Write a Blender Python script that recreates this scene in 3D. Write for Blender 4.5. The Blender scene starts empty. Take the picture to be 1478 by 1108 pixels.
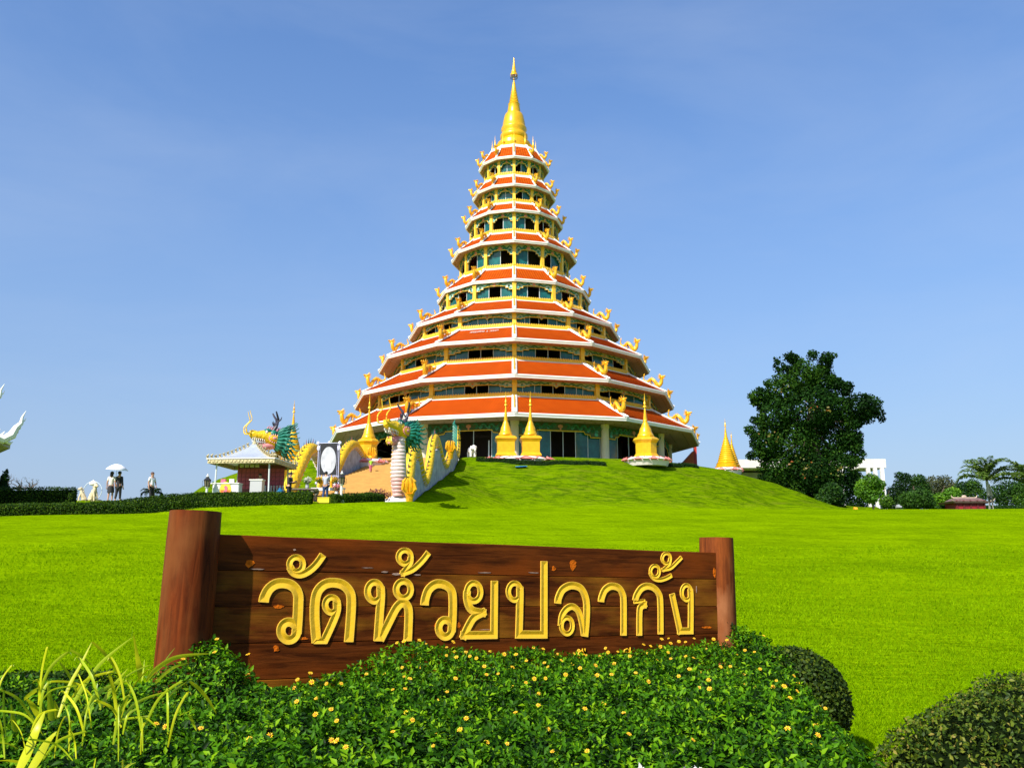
import bpy, math, random
import numpy as np
from math import sin, cos, pi, tan, atan, radians as R
from mathutils import Vector, Matrix, noise
random.seed(7); rng = np.random.default_rng(7)
sc = bpy.context.scene
COL = sc.collection

# ---------------------------------------------------------------- camera, world, sun
F = 1300.0; P = atan(261 / F); EYE = 1.6; CX, CY = 739.0, 554.0
cam = bpy.data.cameras.new('camera'); cam.sensor_width = 36; cam.lens = F / 1478 * 36
cam.clip_start = 0.05; cam.clip_end = 6000
co = bpy.data.objects.new('camera', cam); COL.objects.link(co)
co.location = (0, 0, EYE); co.rotation_euler = (pi / 2 + P, 0, 0); sc.camera = co
SUN_AZ = R(216); SUN_EL = R(41)
w = bpy.data.worlds.new('World'); sc.world = w; w.use_nodes = True
nt = w.node_tree; bg = nt.nodes['Background']; sky = nt.nodes.new('ShaderNodeTexSky')
sky.sky_type = 'NISHITA'; sky.sun_disc = False; sky.sun_elevation = SUN_EL; sky.sun_rotation = SUN_AZ
sky.altitude = 0; sky.air_density = 1.25; sky.dust_density = 1.2; sky.ozone_density = 3.0
hs = nt.nodes.new('ShaderNodeHueSaturation'); hs.inputs['Hue'].default_value = .509; hs.inputs['Saturation'].default_value = 1.25
nt.links.new(sky.outputs[0], hs.inputs['Color']); mxs = nt.nodes.new('ShaderNodeMixRGB'); mxs.inputs[2].default_value = (1.46, 2.12, 3.62, 1)
tcw = nt.nodes.new('ShaderNodeTexCoord'); spw = nt.nodes.new('ShaderNodeSeparateXYZ'); mrw = nt.nodes.new('ShaderNodeMapRange')
mrw.inputs['From Min'].default_value = .02; mrw.inputs['From Max'].default_value = .52; mrw.inputs['To Min'].default_value = .80; mrw.inputs['To Max'].default_value = .18
nt.links.new(tcw.outputs['Generated'], spw.inputs[0]); nt.links.new(spw.outputs['Z'], mrw.inputs['Value']); nt.links.new(mrw.outputs[0], mxs.inputs[0])
mpw = nt.nodes.new('ShaderNodeMapping'); mpw.inputs['Scale'].default_value = (1.3, 1.3, 4.5); mpw.inputs['Rotation'].default_value = (.25, .1, 1.3); nsw = nt.nodes.new('ShaderNodeTexNoise'); nsw.inputs['Scale'].default_value = 1.6; nsw.inputs['Detail'].default_value = 7; nsw.inputs['Roughness'].default_value = .58; nsw.inputs['Distortion'].default_value = .4
nt.links.new(tcw.outputs['Generated'], mpw.inputs[0]); nt.links.new(mpw.outputs[0], nsw.inputs[0])
rpw = nt.nodes.new('ShaderNodeMapRange'); rpw.inputs['From Min'].default_value = .42; rpw.inputs['From Max'].default_value = .80; rpw.inputs['To Max'].default_value = .20; nt.links.new(nsw.outputs[0], rpw.inputs['Value'])
cdw = nt.nodes.new('ShaderNodeMixRGB'); cdw.inputs[2].default_value = (3.0, 3.5, 4.4, 1)
nt.links.new(hs.outputs[0], mxs.inputs[1]); nt.links.new(mxs.outputs[0], cdw.inputs[1]); nt.links.new(rpw.outputs[0], cdw.inputs[0]); nt.links.new(cdw.outputs[0], bg.inputs[0])
bg.inputs[1].default_value = 0.13
sd = Vector((sin(SUN_AZ) * cos(SUN_EL), cos(SUN_AZ) * cos(SUN_EL), sin(SUN_EL)))
sl = bpy.data.lights.new('sun', 'SUN'); sl.energy = 4.6; sl.angle = R(0.5); sl.color = (1, .95, .86)
so = bpy.data.objects.new('sun', sl); COL.objects.link(so); so.rotation_euler = sd.to_track_quat('Z', 'Y').to_euler()
sc.view_settings.view_transform = 'Standard'; sc.view_settings.look = 'None'
sc.view_settings.exposure = 0.6; sc.view_settings.gamma = 1; sc.view_settings.use_curve_mapping = False

# ---------------------------------------------------------------- helpers
def ray(px, py):
    d = Vector(((px - CX) / F, 1, (CY - py) / F))
    return Vector((d.x, d.y * cos(P) - d.z * sin(P), d.y * sin(P) + d.z * cos(P)))
def at(px, py, y):
    d = ray(px, py); return Vector((0, 0, EYE)) + d * (y / d.y)

class MB:
    def __init__(s): s.v = []; s.f = []; s.m = []; s.M = Matrix()
    def add(s, vs, fs, m=0):
        b = len(s.v); s.v += [tuple(s.M @ Vector(v)) for v in vs]
        s.f += [tuple(b + i for i in f) for f in fs]; s.m += [m] * len(fs); return s
    def box(s, c, d, m=0, rz=0, bev=0):
        x, y, z = d[0] / 2, d[1] / 2, d[2] / 2; r = Matrix.Rotation(rz, 3, 'Z')
        vs = [Vector(c) + r @ Vector((a * x, b * y, e * z)) for a in (-1, 1) for b in (-1, 1) for e in (-1, 1)]
        return s.add(vs, [(0, 1, 3, 2), (4, 6, 7, 5), (0, 4, 5, 1), (2, 3, 7, 6), (0, 2, 6, 4), (1, 5, 7, 3)], m)
    def lathe(s, prof, c=(0, 0, 0), n=16, m=0, sq=None, rot=0, cap=True):
        vs = []; fs = []
        for r, z in prof:
            for i in range(n):
                a = 2 * pi * i / n + rot; vs.append((c[0] + r * cos(a), c[1] + r * sin(a), c[2] + z))
        for j in range(len(prof) - 1):
            for i in range(n):
                k = (i + 1) % n; fs.append((j * n + i, j * n + k, j * n + n + k, j * n + n + i))
        if cap:
            fs.append(tuple(range(n - 1, -1, -1))); fs.append(tuple(range((len(prof) - 1) * n, len(prof) * n)))
        return s.add(vs, fs, m)
    def tube(s, pts, rad, n=8, m=0, flat=1.0, up=(0, 0, 1)):
        pts = [Vector(p) for p in pts]; N = len(pts)
        if not hasattr(rad, '__len__'): rad = [rad] * N
        vs = []; fs = []; u = Vector(up)
        for i, p in enumerate(pts):
            t = (pts[min(i + 1, N - 1)] - pts[max(i - 1, 0)])
            if t.length < 1e-9: t = Vector((0, 0, 1))
            t.normalize()
            a = t.cross(u)
            if a.length < 1e-3: a = t.cross(Vector((1, 0.3, 0)))
            a.normalize(); b = a.cross(t).normalized(); 
            for k in range(n):
                q = 2 * pi * k / n; vs.append(p + (a * cos(q) * flat + b * sin(q)) * rad[i])
        for i in range(N - 1):
            for k in range(n):
                l = (k + 1) % n; fs.append((i * n + k, i * n + l, i * n + n + l, i * n + n + k))
        fs.append(tuple(range(n - 1, -1, -1))); fs.append(tuple(range((N - 1) * n, N * n)))
        return s.add(vs, fs, m)
    def ball(s, c, r, m=0, n=8, k=5):
        if not hasattr(r, '__len__'): r = (r, r, r)
        vs = [(c[0], c[1], c[2] - r[2])]; fs = []
        for j in range(1, k):
            t = -pi / 2 + pi * j / k
            for i in range(n):
                a = 2 * pi * i / n; vs.append((c[0] + r[0] * cos(t) * cos(a), c[1] + r[1] * cos(t) * sin(a), c[2] + r[2] * sin(t)))
        vs.append((c[0], c[1], c[2] + r[2])); L = len(vs) - 1
        for i in range(n): fs.append((0, 1 + (i + 1) % n, 1 + i)); fs.append((L, L - n + i, L - n + (i + 1) % n))
        for j in range(k - 2):
            for i in range(n):
                l = (i + 1) % n; b = 1 + j * n; fs.append((b + i, b + l, b + n + l, b + n + i))
        return s.add(vs, fs, m)
    def prism(s, poly, y0, y1, m=0):
        """poly in xz, extruded along y"""
        n = len(poly); vs = [(x, y0, z) for x, z in poly] + [(x, y1, z) for x, z in poly]
        fs = [tuple(range(n)), tuple(range(2 * n - 1, n - 1, -1))] + [(i, i + n, (i + 1) % n + n, (i + 1) % n) for i in range(n)]
        return s.add(vs, fs, m)
    def mesh(s, name, mats, smooth=False):
        me = bpy.data.meshes.new(name); me.from_pydata(s.v, [], s.f); me.update()
        if not isinstance(mats, (list, tuple)): mats = [mats]
        for x in mats: me.materials.append(x)
        me.polygons.foreach_set('material_index', s.m)
        if smooth:
            me.polygons.foreach_set('use_smooth', [True] * len(s.f))
            if smooth is True: 
                try: me.set_sharp_from_angle(angle=R(40))
                except Exception: pass
        return me
    def obj(s, name, mats, parent=None, smooth=False):
        return link(name, s.mesh(name, mats, smooth), parent)

def link(name, me, parent=None, loc=None, rz=None):
    o = bpy.data.objects.new(name, me); COL.objects.link(o)
    if parent: o.parent = parent
    if loc is not None: o.location = loc
    if rz is not None: o.rotation_euler.z = rz
    return o
def tag(o, label=None, cat=None, group=None, kind=None):
    if label: o['label'] = label
    if cat: o['category'] = cat
    if group: o['group'] = group
    if kind: o['kind'] = kind
    return o
def thing(name, label, cat, loc=(0, 0, 0), rz=0, group=None):
    o = link(name, None, None, loc, rz); return tag(o, label, cat, group)
def copy_tree(o, parent=None):
    c = o.copy(); COL.objects.link(c)
    if parent: c.parent = parent
    for ch in o.children: copy_tree(ch, c)
    return c

# ---------------------------------------------------------------- materials
def mat(name, col, rough=.6, metal=0, noise_s=0, noise_a=.25, bump=0, bump_s=None, spec=.5, col2=None, trans=0, coat=0, detail=5):
    m = bpy.data.materials.new(name); m.use_nodes = True; n = m.node_tree.nodes; l = m.node_tree.links
    b = n['Principled BSDF']; b.inputs['Base Color'].default_value = (*col, 1)
    b.inputs['Roughness'].default_value = rough; b.inputs['Metallic'].default_value = metal
    b.inputs['Specular IOR Level'].default_value = spec; b.inputs['Coat Weight'].default_value = coat
    b.inputs['Coat Roughness'].default_value = .12
    if noise_s or bump:
        tc = n.new('ShaderNodeTexCoord')
    if noise_s:
        t = n.new('ShaderNodeTexNoise'); t.inputs['Scale'].default_value = noise_s; t.inputs['Detail'].default_value = detail
        t.inputs['Roughness'].default_value = .65
        l.new(tc.outputs['Object'], t.inputs['Vector'])
        r = n.new('ShaderNodeValToRGB'); c2 = col2 or tuple(c * (1 - noise_a) for c in col)
        c1 = col if col2 else tuple(min(1, c * (1 + noise_a * .6)) for c in col)
        r.color_ramp.elements[0].position = .35; r.color_ramp.elements[1].position = .68
        r.color_ramp.elements[0].color = (*c2, 1); r.color_ramp.elements[1].color = (*c1, 1)
        l.new(t.outputs[0], r.inputs[0]); l.new(r.outputs[0], b.inputs['Base Color'])
    if bump:
        t2 = n.new('ShaderNodeTexNoise'); t2.inputs['Scale'].default_value = bump_s or 20; t2.inputs['Detail'].default_value = 6
        l.new(tc.outputs['Object'], t2.inputs['Vector'])
        bp = n.new('ShaderNodeBump'); bp.inputs['Strength'].default_value = bump; bp.inputs['Distance'].default_value = .02
        l.new(t2.outputs[0], bp.inputs['Height']); l.new(bp.outputs[0], b.inputs['Normal'])
    return m
def leafmat(name, cols, rough=.45, transl=.35, spec=.4):
    m = bpy.data.materials.new(name); m.use_nodes = True; n = m.node_tree.nodes; l = m.node_tree.links
    b = n['Principled BSDF']; b.inputs['Roughness'].default_value = rough; b.inputs['Specular IOR Level'].default_value = spec
    a = n.new('ShaderNodeAttribute'); a.attribute_name = 'tint'
    r = n.new('ShaderNodeValToRGB'); e = r.color_ramp.elements
    while len(e) < len(cols): e.new(.5)
    for i, (p, c) in enumerate(cols): e[i].position = p; e[i].color = (*c, 1)
    l.new(a.outputs['Fac'], r.inputs[0]); l.new(r.outputs[0], b.inputs['Base Color'])
    t = n.new('ShaderNodeBsdfTranslucent'); l.new(r.outputs[0], t.inputs['Color'])
    mx = n.new('ShaderNodeMixShader'); mx.inputs[0].default_value = transl
    l.new(b.outputs[0], mx.inputs[1]); l.new(t.outputs[0], mx.inputs[2]); l.new(mx.outputs[0], n['Material Output'].inputs[0])
    return m
GOLD = mat('gold_paint', (.92, .49, .010), .32, .35, 3.0, .12, .15, 14)
GOLD2 = mat('gold_trim', (.90, .56, .035), .5, 0, 5.0, .15)
GOLDO = mat('gold_orange', (.90, .46, .015), .40, .25, 4.0, .2, .2, 25)
WHITE = mat('white_paint', (.80, .78, .74), .55, 0, 1.2, .07, .1, 8)
CREAM = mat('cream_render', (.72, .62, .48), .7, 0, .8, .1, .1, 10)
PINKC = mat('pink_soffit', (.40, .26, .20), .75, 0, .8, .12)
DARK = mat('dark_interior', (.035, .02, .018), .8)  # near-black brown; on the pagoda backdrops it is painted room shade
GLASS = mat('teal_glass', (.010, .12, .115), .12, 0, .9, .45, 0, spec=.5, coat=.0)
WFRAME = mat('white_frame', (.62, .66, .66), .4)
FRZ = mat('frieze_plaster', (.66, .62, .50), .7, 0, 2.2, .4, 0, col2=(.22, .42, .40))
SCG = mat('scroll_green', (.03, .20, .11), .5, 0, 3.0, .4)
SCT = mat('scroll_teal', (.10, .42, .38), .5, 0, 3.0, .3)
SCP = mat('scroll_pink', (.70, .28, .20), .5, 0, 3.0, .3)
DGREEN = mat('frieze_dark', (.03, .13, .07), .6, 0, 3.0, .5, 0, col2=(.11, .10, .03))
ST = mat('stone', (.42, .44, .46), .85, 0, 1.5, .35, .4, 10)
STW = mat('white_stone', (.72, .70, .66), .8, 0, 2, .15, .3, 12)
PINK = mat('pink_lotus', (.80, .25, .22), .6, 0, 4, .2)
BLACK = mat('black_cloth', (.012, .012, .015), .75)
STEEL = mat('painted_steel', (.50, .50, .50), .4, .4)

def tile_material():
    m = bpy.data.materials.new('roof_tile'); m.use_nodes = True; n = m.node_tree.nodes; l = m.node_tree.links
    b = n['Principled BSDF']; b.inputs['Roughness'].default_value = .62; b.inputs['Specular IOR Level'].default_value = .03
    uv = n.new('ShaderNodeUVMap'); br = n.new('ShaderNodeTexBrick')
    br.inputs['Color1'].default_value = (.66, .115, .004, 1); br.inputs['Color2'].default_value = (.82, .165, .006, 1)
    br.inputs['Mortar'].default_value = (.36, .05, .004, 1); br.inputs['Scale'].default_value = 1
    br.inputs['Mortar Size'].default_value = .055; br.inputs['Brick Width'].default_value = .3; br.inputs['Row Height'].default_value = .28
    l.new(uv.outputs[0], br.inputs['Vector'])
    ns = n.new('ShaderNodeTexNoise'); ns.inputs['Scale'].default_value = .9; ns.inputs['Detail'].default_value = 7; l.new(uv.outputs[0], ns.inputs['Vector'])
    mx = n.new('ShaderNodeMixRGB'); mx.blend_type = 'MULTIPLY'; mx.inputs[0].default_value = .35
    rp = n.new('ShaderNodeValToRGB'); rp.color_ramp.elements[0].position = .3; rp.color_ramp.elements[0].color = (.55, .45, .4, 1)
    rp.color_ramp.elements[1].position = .65; l.new(ns.outputs[0], rp.inputs[0])
    l.new(br.outputs[0], mx.inputs[1]); l.new(rp.outputs[0], mx.inputs[2]); l.new(mx.outputs[0], b.inputs['Base Color'])
    bp = n.new('ShaderNodeBump'); bp.inputs['Strength'].default_value = .6; bp.inputs['Distance'].default_value = .05
    l.new(br.outputs['Fac'], bp.inputs['Height']); bp.invert = True; l.new(bp.outputs[0], b.inputs['Normal'])
    return m
TILE = tile_material()

# ---------------------------------------------------------------- terrain
LY = [(-60, .15), (6, .15), (8, .18), (12, .35), (20, 1.05), (28, 1.95), (35, 2.85), (45, 4.0), (52, 4.75), (62, 5.25), (80, 6.2), (110, 8.1), (140, 8.6), (400, 8.6)]
ly_x = np.array([a for a, b in LY]); ly_z = np.array([b for a, b in LY])
PC = (0.26, 110.0); PZ = 11.75
def sstep(t): t = np.clip(t, 0, 1); return t * t * (3 - 2 * t)
RA = np.array((-11.8, 58.6)); RB = np.array((-8.9, 87.5)); RU = (RB - RA) / np.linalg.norm(RB - RA); RP = np.array((RU[1], -RU[0])); RL = np.linalg.norm(RB - RA)
RW = 3.7
def H(x, y, ramp=True):
    x = np.asarray(x, float); y = np.asarray(y, float)
    z = np.interp(y, ly_x, ly_z)
    z = z + sstep((-3.5 - x) / 2.5) * sstep((y - 47.3 + .20 * np.clip(-14 - x, 0, 14)) / 1.6) * (1 - sstep((y - 56) / 8)) * .45
    # left: land falls away beyond the hedge
    z = z - sstep((-x - 19 - .12 * (y - 50)) / 25) * sstep((y - 53.5) / 25) * 9
    # mound
    dx = x - PC[0]; dy = y - PC[1]; a = np.arctan2(dx, -dy)
    r = np.hypot(dx, dy)
    ru = r - np.where(dx < 0, 6.5 * np.clip(-np.sin(a), 0, 1) ** 1.5 * (1 + .0 * dx), 0)
    top = PZ - .10 * np.clip(ru - 24, 0, 10)
    t = sstep((ru - 25.5) / 15.5)
    bumps = (.26 * np.sin(a * 9 + r * .25) * np.sin(r * .38 + a * 4) + .13 * np.sin(x * .8 + 1.3 * np.sin(y * .5)) * np.sin(y * .9 + x * .35) + .07 * np.sin(x * 1.9 + y * .7) * np.sin(y * 1.6 - x * .5)) * sstep((r - 26) / 6) * (1 - sstep((r - 42) / 6))
    zm = top * (1 - t) + (z) * t + bumps
    z = np.where(ru < 41, np.maximum(zm, np.minimum(z, zm + 50) * (t >= 1) - 99 * (t < 1)), z)
    z = z + .02 * np.sin(x * .5 + .3 * y) * sstep((y - 9) / 4) + .04 * np.sin(x * .21 + y * .13)* sstep((y - 12) / 8)
    if ramp:
        s_ = (x - RA[0]) * RU[0] + (y - RA[1]) * RU[1]; q = (x - RA[0]) * RP[0] + (y - RA[1]) * RP[1]
        zr = 5.1 + (PZ - 5.1) * np.clip(s_ / RL, 0, 1) - .35
        sh = zr + .35 - .12 - .30 * np.clip(np.abs(q) - 4.8, 0, 99) ** 1.1; inr = (s_ > -1.5) & (s_ < RL + 1) & (np.abs(q) > 4.2) & (np.abs(q) < 12); z = np.where(inr & (sh > z), z + (sh - z) * sstep((s_ + 1.5) / 3), z)
        k = sstep((4.55 - np.abs(q)) / .25) * sstep((s_ + 3) / 3) * (1 - sstep((s_ - RL - 1) / 2))
        z = z * (1 - k) + np.minimum(z, zr) * k + np.where(k > .5, 0, 0)
    # far fields fall away to the plain
    far = np.maximum(np.hypot(x, y - 60) - 170, 0); z = z - np.minimum(far * .03, 12)
    return z
def h(x, y): return float(H(np.array(x), np.array(y)))

def ground():
    def axis(lo, hi, fine0, fine1, st, g=1.18):
        a = list(np.arange(fine0, fine1 + 1e-6, st)); s_ = st; v = fine1
        while v < hi: s_ *= g; v += s_; a.append(v)
        s_ = st; v = fine0
        while v > lo: s_ *= g; v -= s_; a.insert(0, v)
        return np.array(a)
    X = axis(-3000, 3000, -62, 62, .55); Y = axis(-300, 4000, -4, 150, .55)
    gx, gy = np.meshgrid(X, Y); gz = H(gx, gy)
    n, m_ = gx.shape; V = np.stack([gx, gy, gz], -1).reshape(-1, 3)
    i = np.arange(n * m_).reshape(n, m_); Fc = np.stack([i[:-1, :-1], i[:-1, 1:], i[1:, 1:], i[1:, :-1]], -1).reshape(-1, 4)
    me = bpy.data.meshes.new('ground'); me.vertices.add(len(V)); me.vertices.foreach_set('co', V.ravel())
    me.loops.add(len(Fc) * 4); me.loops.foreach_set('vertex_index', Fc.ravel().astype(np.int32))
    me.polygons.add(len(Fc)); me.polygons.foreach_set('loop_start', np.arange(0, len(Fc) * 4, 4, dtype=np.int32))
    me.polygons.foreach_set('use_smooth', [True] * len(Fc)); me.update(); me.validate()
    m = bpy.data.materials.new('lawn'); m.use_nodes = True; N = m.node_tree.nodes; l = m.node_tree.links; b = N['Principled BSDF']
    b.inputs['Roughness'].default_value = .9; b.inputs['Specular IOR Level'].default_value = .0
    tc = N.new('ShaderNodeTexCoord')
    def nz(scale, det, rg=.6, vec=None):
        t = N.new('ShaderNodeTexNoise'); t.inputs['Scale'].default_value = scale; t.inputs['Detail'].default_value = det; t.inputs['Roughness'].default_value = rg
        l.new(vec or tc.outputs['Object'], t.inputs['Vector']); return t
    a = nz(.35, 8, .7); c = nz(9, 8, .75); d = nz(.07, 3)
    r1 = N.new('ShaderNodeValToRGB'); e = r1.color_ramp.elements
    e[0].position = .28; e[0].color = (.150, .27, .001, 1); e[1].position = .68; e[1].color = (.285, .45, .001, 1)
    l.new(a.outputs[0], r1.inputs[0])
    r2 = N.new('ShaderNodeValToRGB'); e = r2.color_ramp.elements
    e[0].position = .3; e[0].color = (.45, .5, .4, 1); e[1].position = .62; e[1].color = (1, 1, 1, 1); l.new(c.outputs[0], r2.inputs[0])
    mu = N.new('ShaderNodeMixRGB'); mu.blend_type = 'MULTIPLY'; mu.inputs[0].default_value = .8; l.new(r1.outputs[0], mu.inputs[1]); l.new(r2.outputs[0], mu.inputs[2])
    # dry turf patches on the mound
    mp = N.new('ShaderNodeMapping'); mp.inputs['Scale'].default_value = (.32, .8, 1.6); mp.inputs['Rotation'].default_value = (0, 0, .35); l.new(tc.outputs['Object'], mp.inputs[0])
    q = nz(1.0, 7, .72, mp.outputs[0])
    r3 = N.new('ShaderNodeValToRGB'); e = r3.color_ramp.elements; e[0].position = .50; e[0].color = (0, 0, 0, 1); e[1].position = .70; e[1].color = (1, 1, 1, 1); l.new(q.outputs[0], r3.inputs[0])
    sx = N.new('ShaderNodeSeparateXYZ'); l.new(tc.outputs['Object'], sx.inputs[0])
    mr = N.new('ShaderNodeMapRange'); mr.inputs['From Min'].default_value = 5.9; mr.inputs['From Max'].default_value = 7.0; l.new(sx.outputs['Z'], mr.inputs['Value'])
    mm = N.new('ShaderNodeMath'); mm.operation = 'MULTIPLY'; l.new(r3.outputs[0], mm.inputs[0]); l.new(mr.outputs[0], mm.inputs[1])
    mx = N.new('ShaderNodeMixRGB'); mx.inputs[2].default_value = (.22, .22, .02, 1); l.new(mm.outputs[0], mx.inputs[0]); l.new(mu.outputs[0], mx.inputs[1])
    q2 = nz(2.3, 8, .75, mp.outputs[0]); r4 = N.new('ShaderNodeValToRGB'); e = r4.color_ramp.elements; e[0].position = .48; e[0].color = (0, 0, 0, 1); e[1].position = .575; e[1].color = (.9, .9, .9, 1); l.new(q2.outputs[0], r4.inputs[0])
    m2 = N.new('ShaderNodeMath'); m2.operation = 'MULTIPLY'; l.new(r4.outputs[0], m2.inputs[0]); l.new(mr.outputs[0], m2.inputs[1])
    mx2 = N.new('ShaderNodeMixRGB'); mx2.inputs[2].default_value = (.035, .095, .002, 1); l.new(m2.outputs[0], mx2.inputs[0]); l.new(mx.outputs[0], mx2.inputs[1])
    mh = N.new('ShaderNodeMath'); mh.operation = 'MULTIPLY'; mh.inputs[1].default_value = .42; l.new(mr.outputs[0], mh.inputs[0])
    mx3 = N.new('ShaderNodeMixRGB'); mx3.inputs[2].default_value = (.085, .16, .002, 1); l.new(mh.outputs[0], mx3.inputs[0]); l.new(mx2.outputs[0], mx3.inputs[1])
    l.new(mx3.outputs[0], b.inputs['Base Color'])
    bp = N.new('ShaderNodeBump'); bp.inputs['Strength'].default_value = .7; bp.inputs['Distance'].default_value = .06; l.new(c.outputs[0], bp.inputs['Height'])
    bp2 = N.new('ShaderNodeBump'); bp2.inputs['Strength'].default_value = .8; bp2.inputs['Distance'].default_value = .9; l.new(q.outputs[0], bp2.inputs['Height']); l.new(bp.outputs[0], bp2.inputs['Normal'])
    l.new(bp2.outputs[0], b.inputs['Normal'])
    me.materials.append(m); o = link('ground', me); tag(o, kind='structure'); return o
ground()

# ---------------------------------------------------------------- foliage cards
def leaves(name, pts, nrm, size, mats, parent=None, aspect=.5, rnd=.6, tint=None, fold=.18, along=None, smooth=False):
    """pts (N,3), nrm (N,3): one folded leaf of four triangles per point, in one mesh"""
    N = len(pts); pts = np.asarray(pts, float); nrm = np.asarray(nrm, float) + rng.normal(0, rnd, (N, 3))
    nrm /= np.linalg.norm(nrm, axis=1)[:, None] + 1e-9
    d = rng.normal(0, 1, (N, 3)) if along is None else np.asarray(along, float) + rng.normal(0, .35, (N, 3))
    d -= (d * nrm).sum(1)[:, None] * nrm; d /= np.linalg.norm(d, axis=1)[:, None] + 1e-9
    s_ = np.cross(nrm, d); sz = (size * rng.uniform(.65, 1.25, N))[:, None] if np.isscalar(size) else np.asarray(size)[:, None]
    wd = sz * aspect * .5
    p0 = pts; p1 = pts + d * sz; mid = pts + d * sz * .45
    L = mid - s_ * wd + nrm * wd * fold * 2; Rr = mid + s_ * wd + nrm * wd * fold * 2
    mid = mid + nrm * 0
    V = np.stack([p0, L, p1 - nrm * sz * .12, Rr, mid], 1).reshape(-1, 3)
    b = (np.arange(N) * 5)[:, None]
    T = np.concatenate([b + np.array([[0, 4, 1]]), b + np.array([[4, 2, 1]]), b + np.array([[0, 3, 4]]), b + np.array([[4, 3, 2]])], 1).reshape(-1, 3)
    me = bpy.data.meshes.new(name); me.vertices.add(len(V)); me.vertices.foreach_set('co', V.ravel())
    me.loops.add(T.size); me.loops.foreach_set('vertex_index', T.ravel().astype(np.int32))
    me.polygons.add(len(T)); me.polygons.foreach_set('loop_start', np.arange(0, T.size, 3, dtype=np.int32)); me.update()
    at_ = me.attributes.new('tint', 'FLOAT', 'FACE')
    tt = rng.uniform(0, 1, N) if tint is None else tint
    at_.data.foreach_set('value', np.repeat(tt, 4).astype(np.float32)); me.materials.append(mats)
    me.validate()
    return link(name, me, parent)
def fib(n):
    i = np.arange(n) + .5; ph = np.arccos(1 - 2 * i / n); th = pi * (1 + 5 ** .5) * i
    return np.stack([np.cos(th) * np.sin(ph), np.sin(th) * np.sin(ph), np.cos(ph)], 1)
def blob_points(cen, rad, n, shell=.35):
    d = rng.normal(0, 1, (n, 3)); d /= np.linalg.norm(d, axis=1)[:, None]
    rr = 1 - rng.random(n) ** 1.6 * shell
    cen = np.asarray(cen, float); rad = np.asarray(rad, float)
    return cen + d * rad * rr[:, None], d
LDARK = leafmat('leaf_dark', [(0, (.006, .022, .004)), (.6, (.016, .055, .008)), (1, (.055, .13, .006))], .55, .2, .15)
LTREE = leafmat('leaf_tree', [(0, (.003, .013, .002)), (.55, (.011, .045, .004)), (1, (.042, .10, .006))], .65, .18, .08)
LMID = leafmat('leaf_mid', [(0, (.02, .06, .008)), (.6, (.05, .13, .012)), (1, (.13, .24, .010))], .5, .3, .15)
LLIME = leafmat('leaf_lime', [(0, (.05, .14, .005)), (.6, (.10, .26, .008)), (1, (.2, .38, .01))], .5, .35)
LHEDGE = leafmat('leaf_hedge', [(0, (.008, .026, .002)), (.6, (.03, .08, .003)), (1, (.11, .19, .006))], .5, .2, .12)
LCLIP = leafmat('leaf_clipped', [(0, (.012, .030, .003)), (.5, (.045, .085, .006)), (.85, (.13, .17, .01)), (1, (.26, .22, .04))], .5, .2, .15)
LBUSH = leafmat('leaf_bush', [(0, (.004, .018, .0005)), (.45, (.024, .090, .001)), (.8, (.075, .22, .002)), (1, (.19, .36, .004))], .5, .24, .10)
CORE = mat('foliage_shade', (.006, .011, .003), 1.0, spec=0)  # near-black filler: shade between the leaves put into the colour
BARK = mat('bark', (.10, .075, .05), .9, 0, 4, .4, .5, 12)

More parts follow.
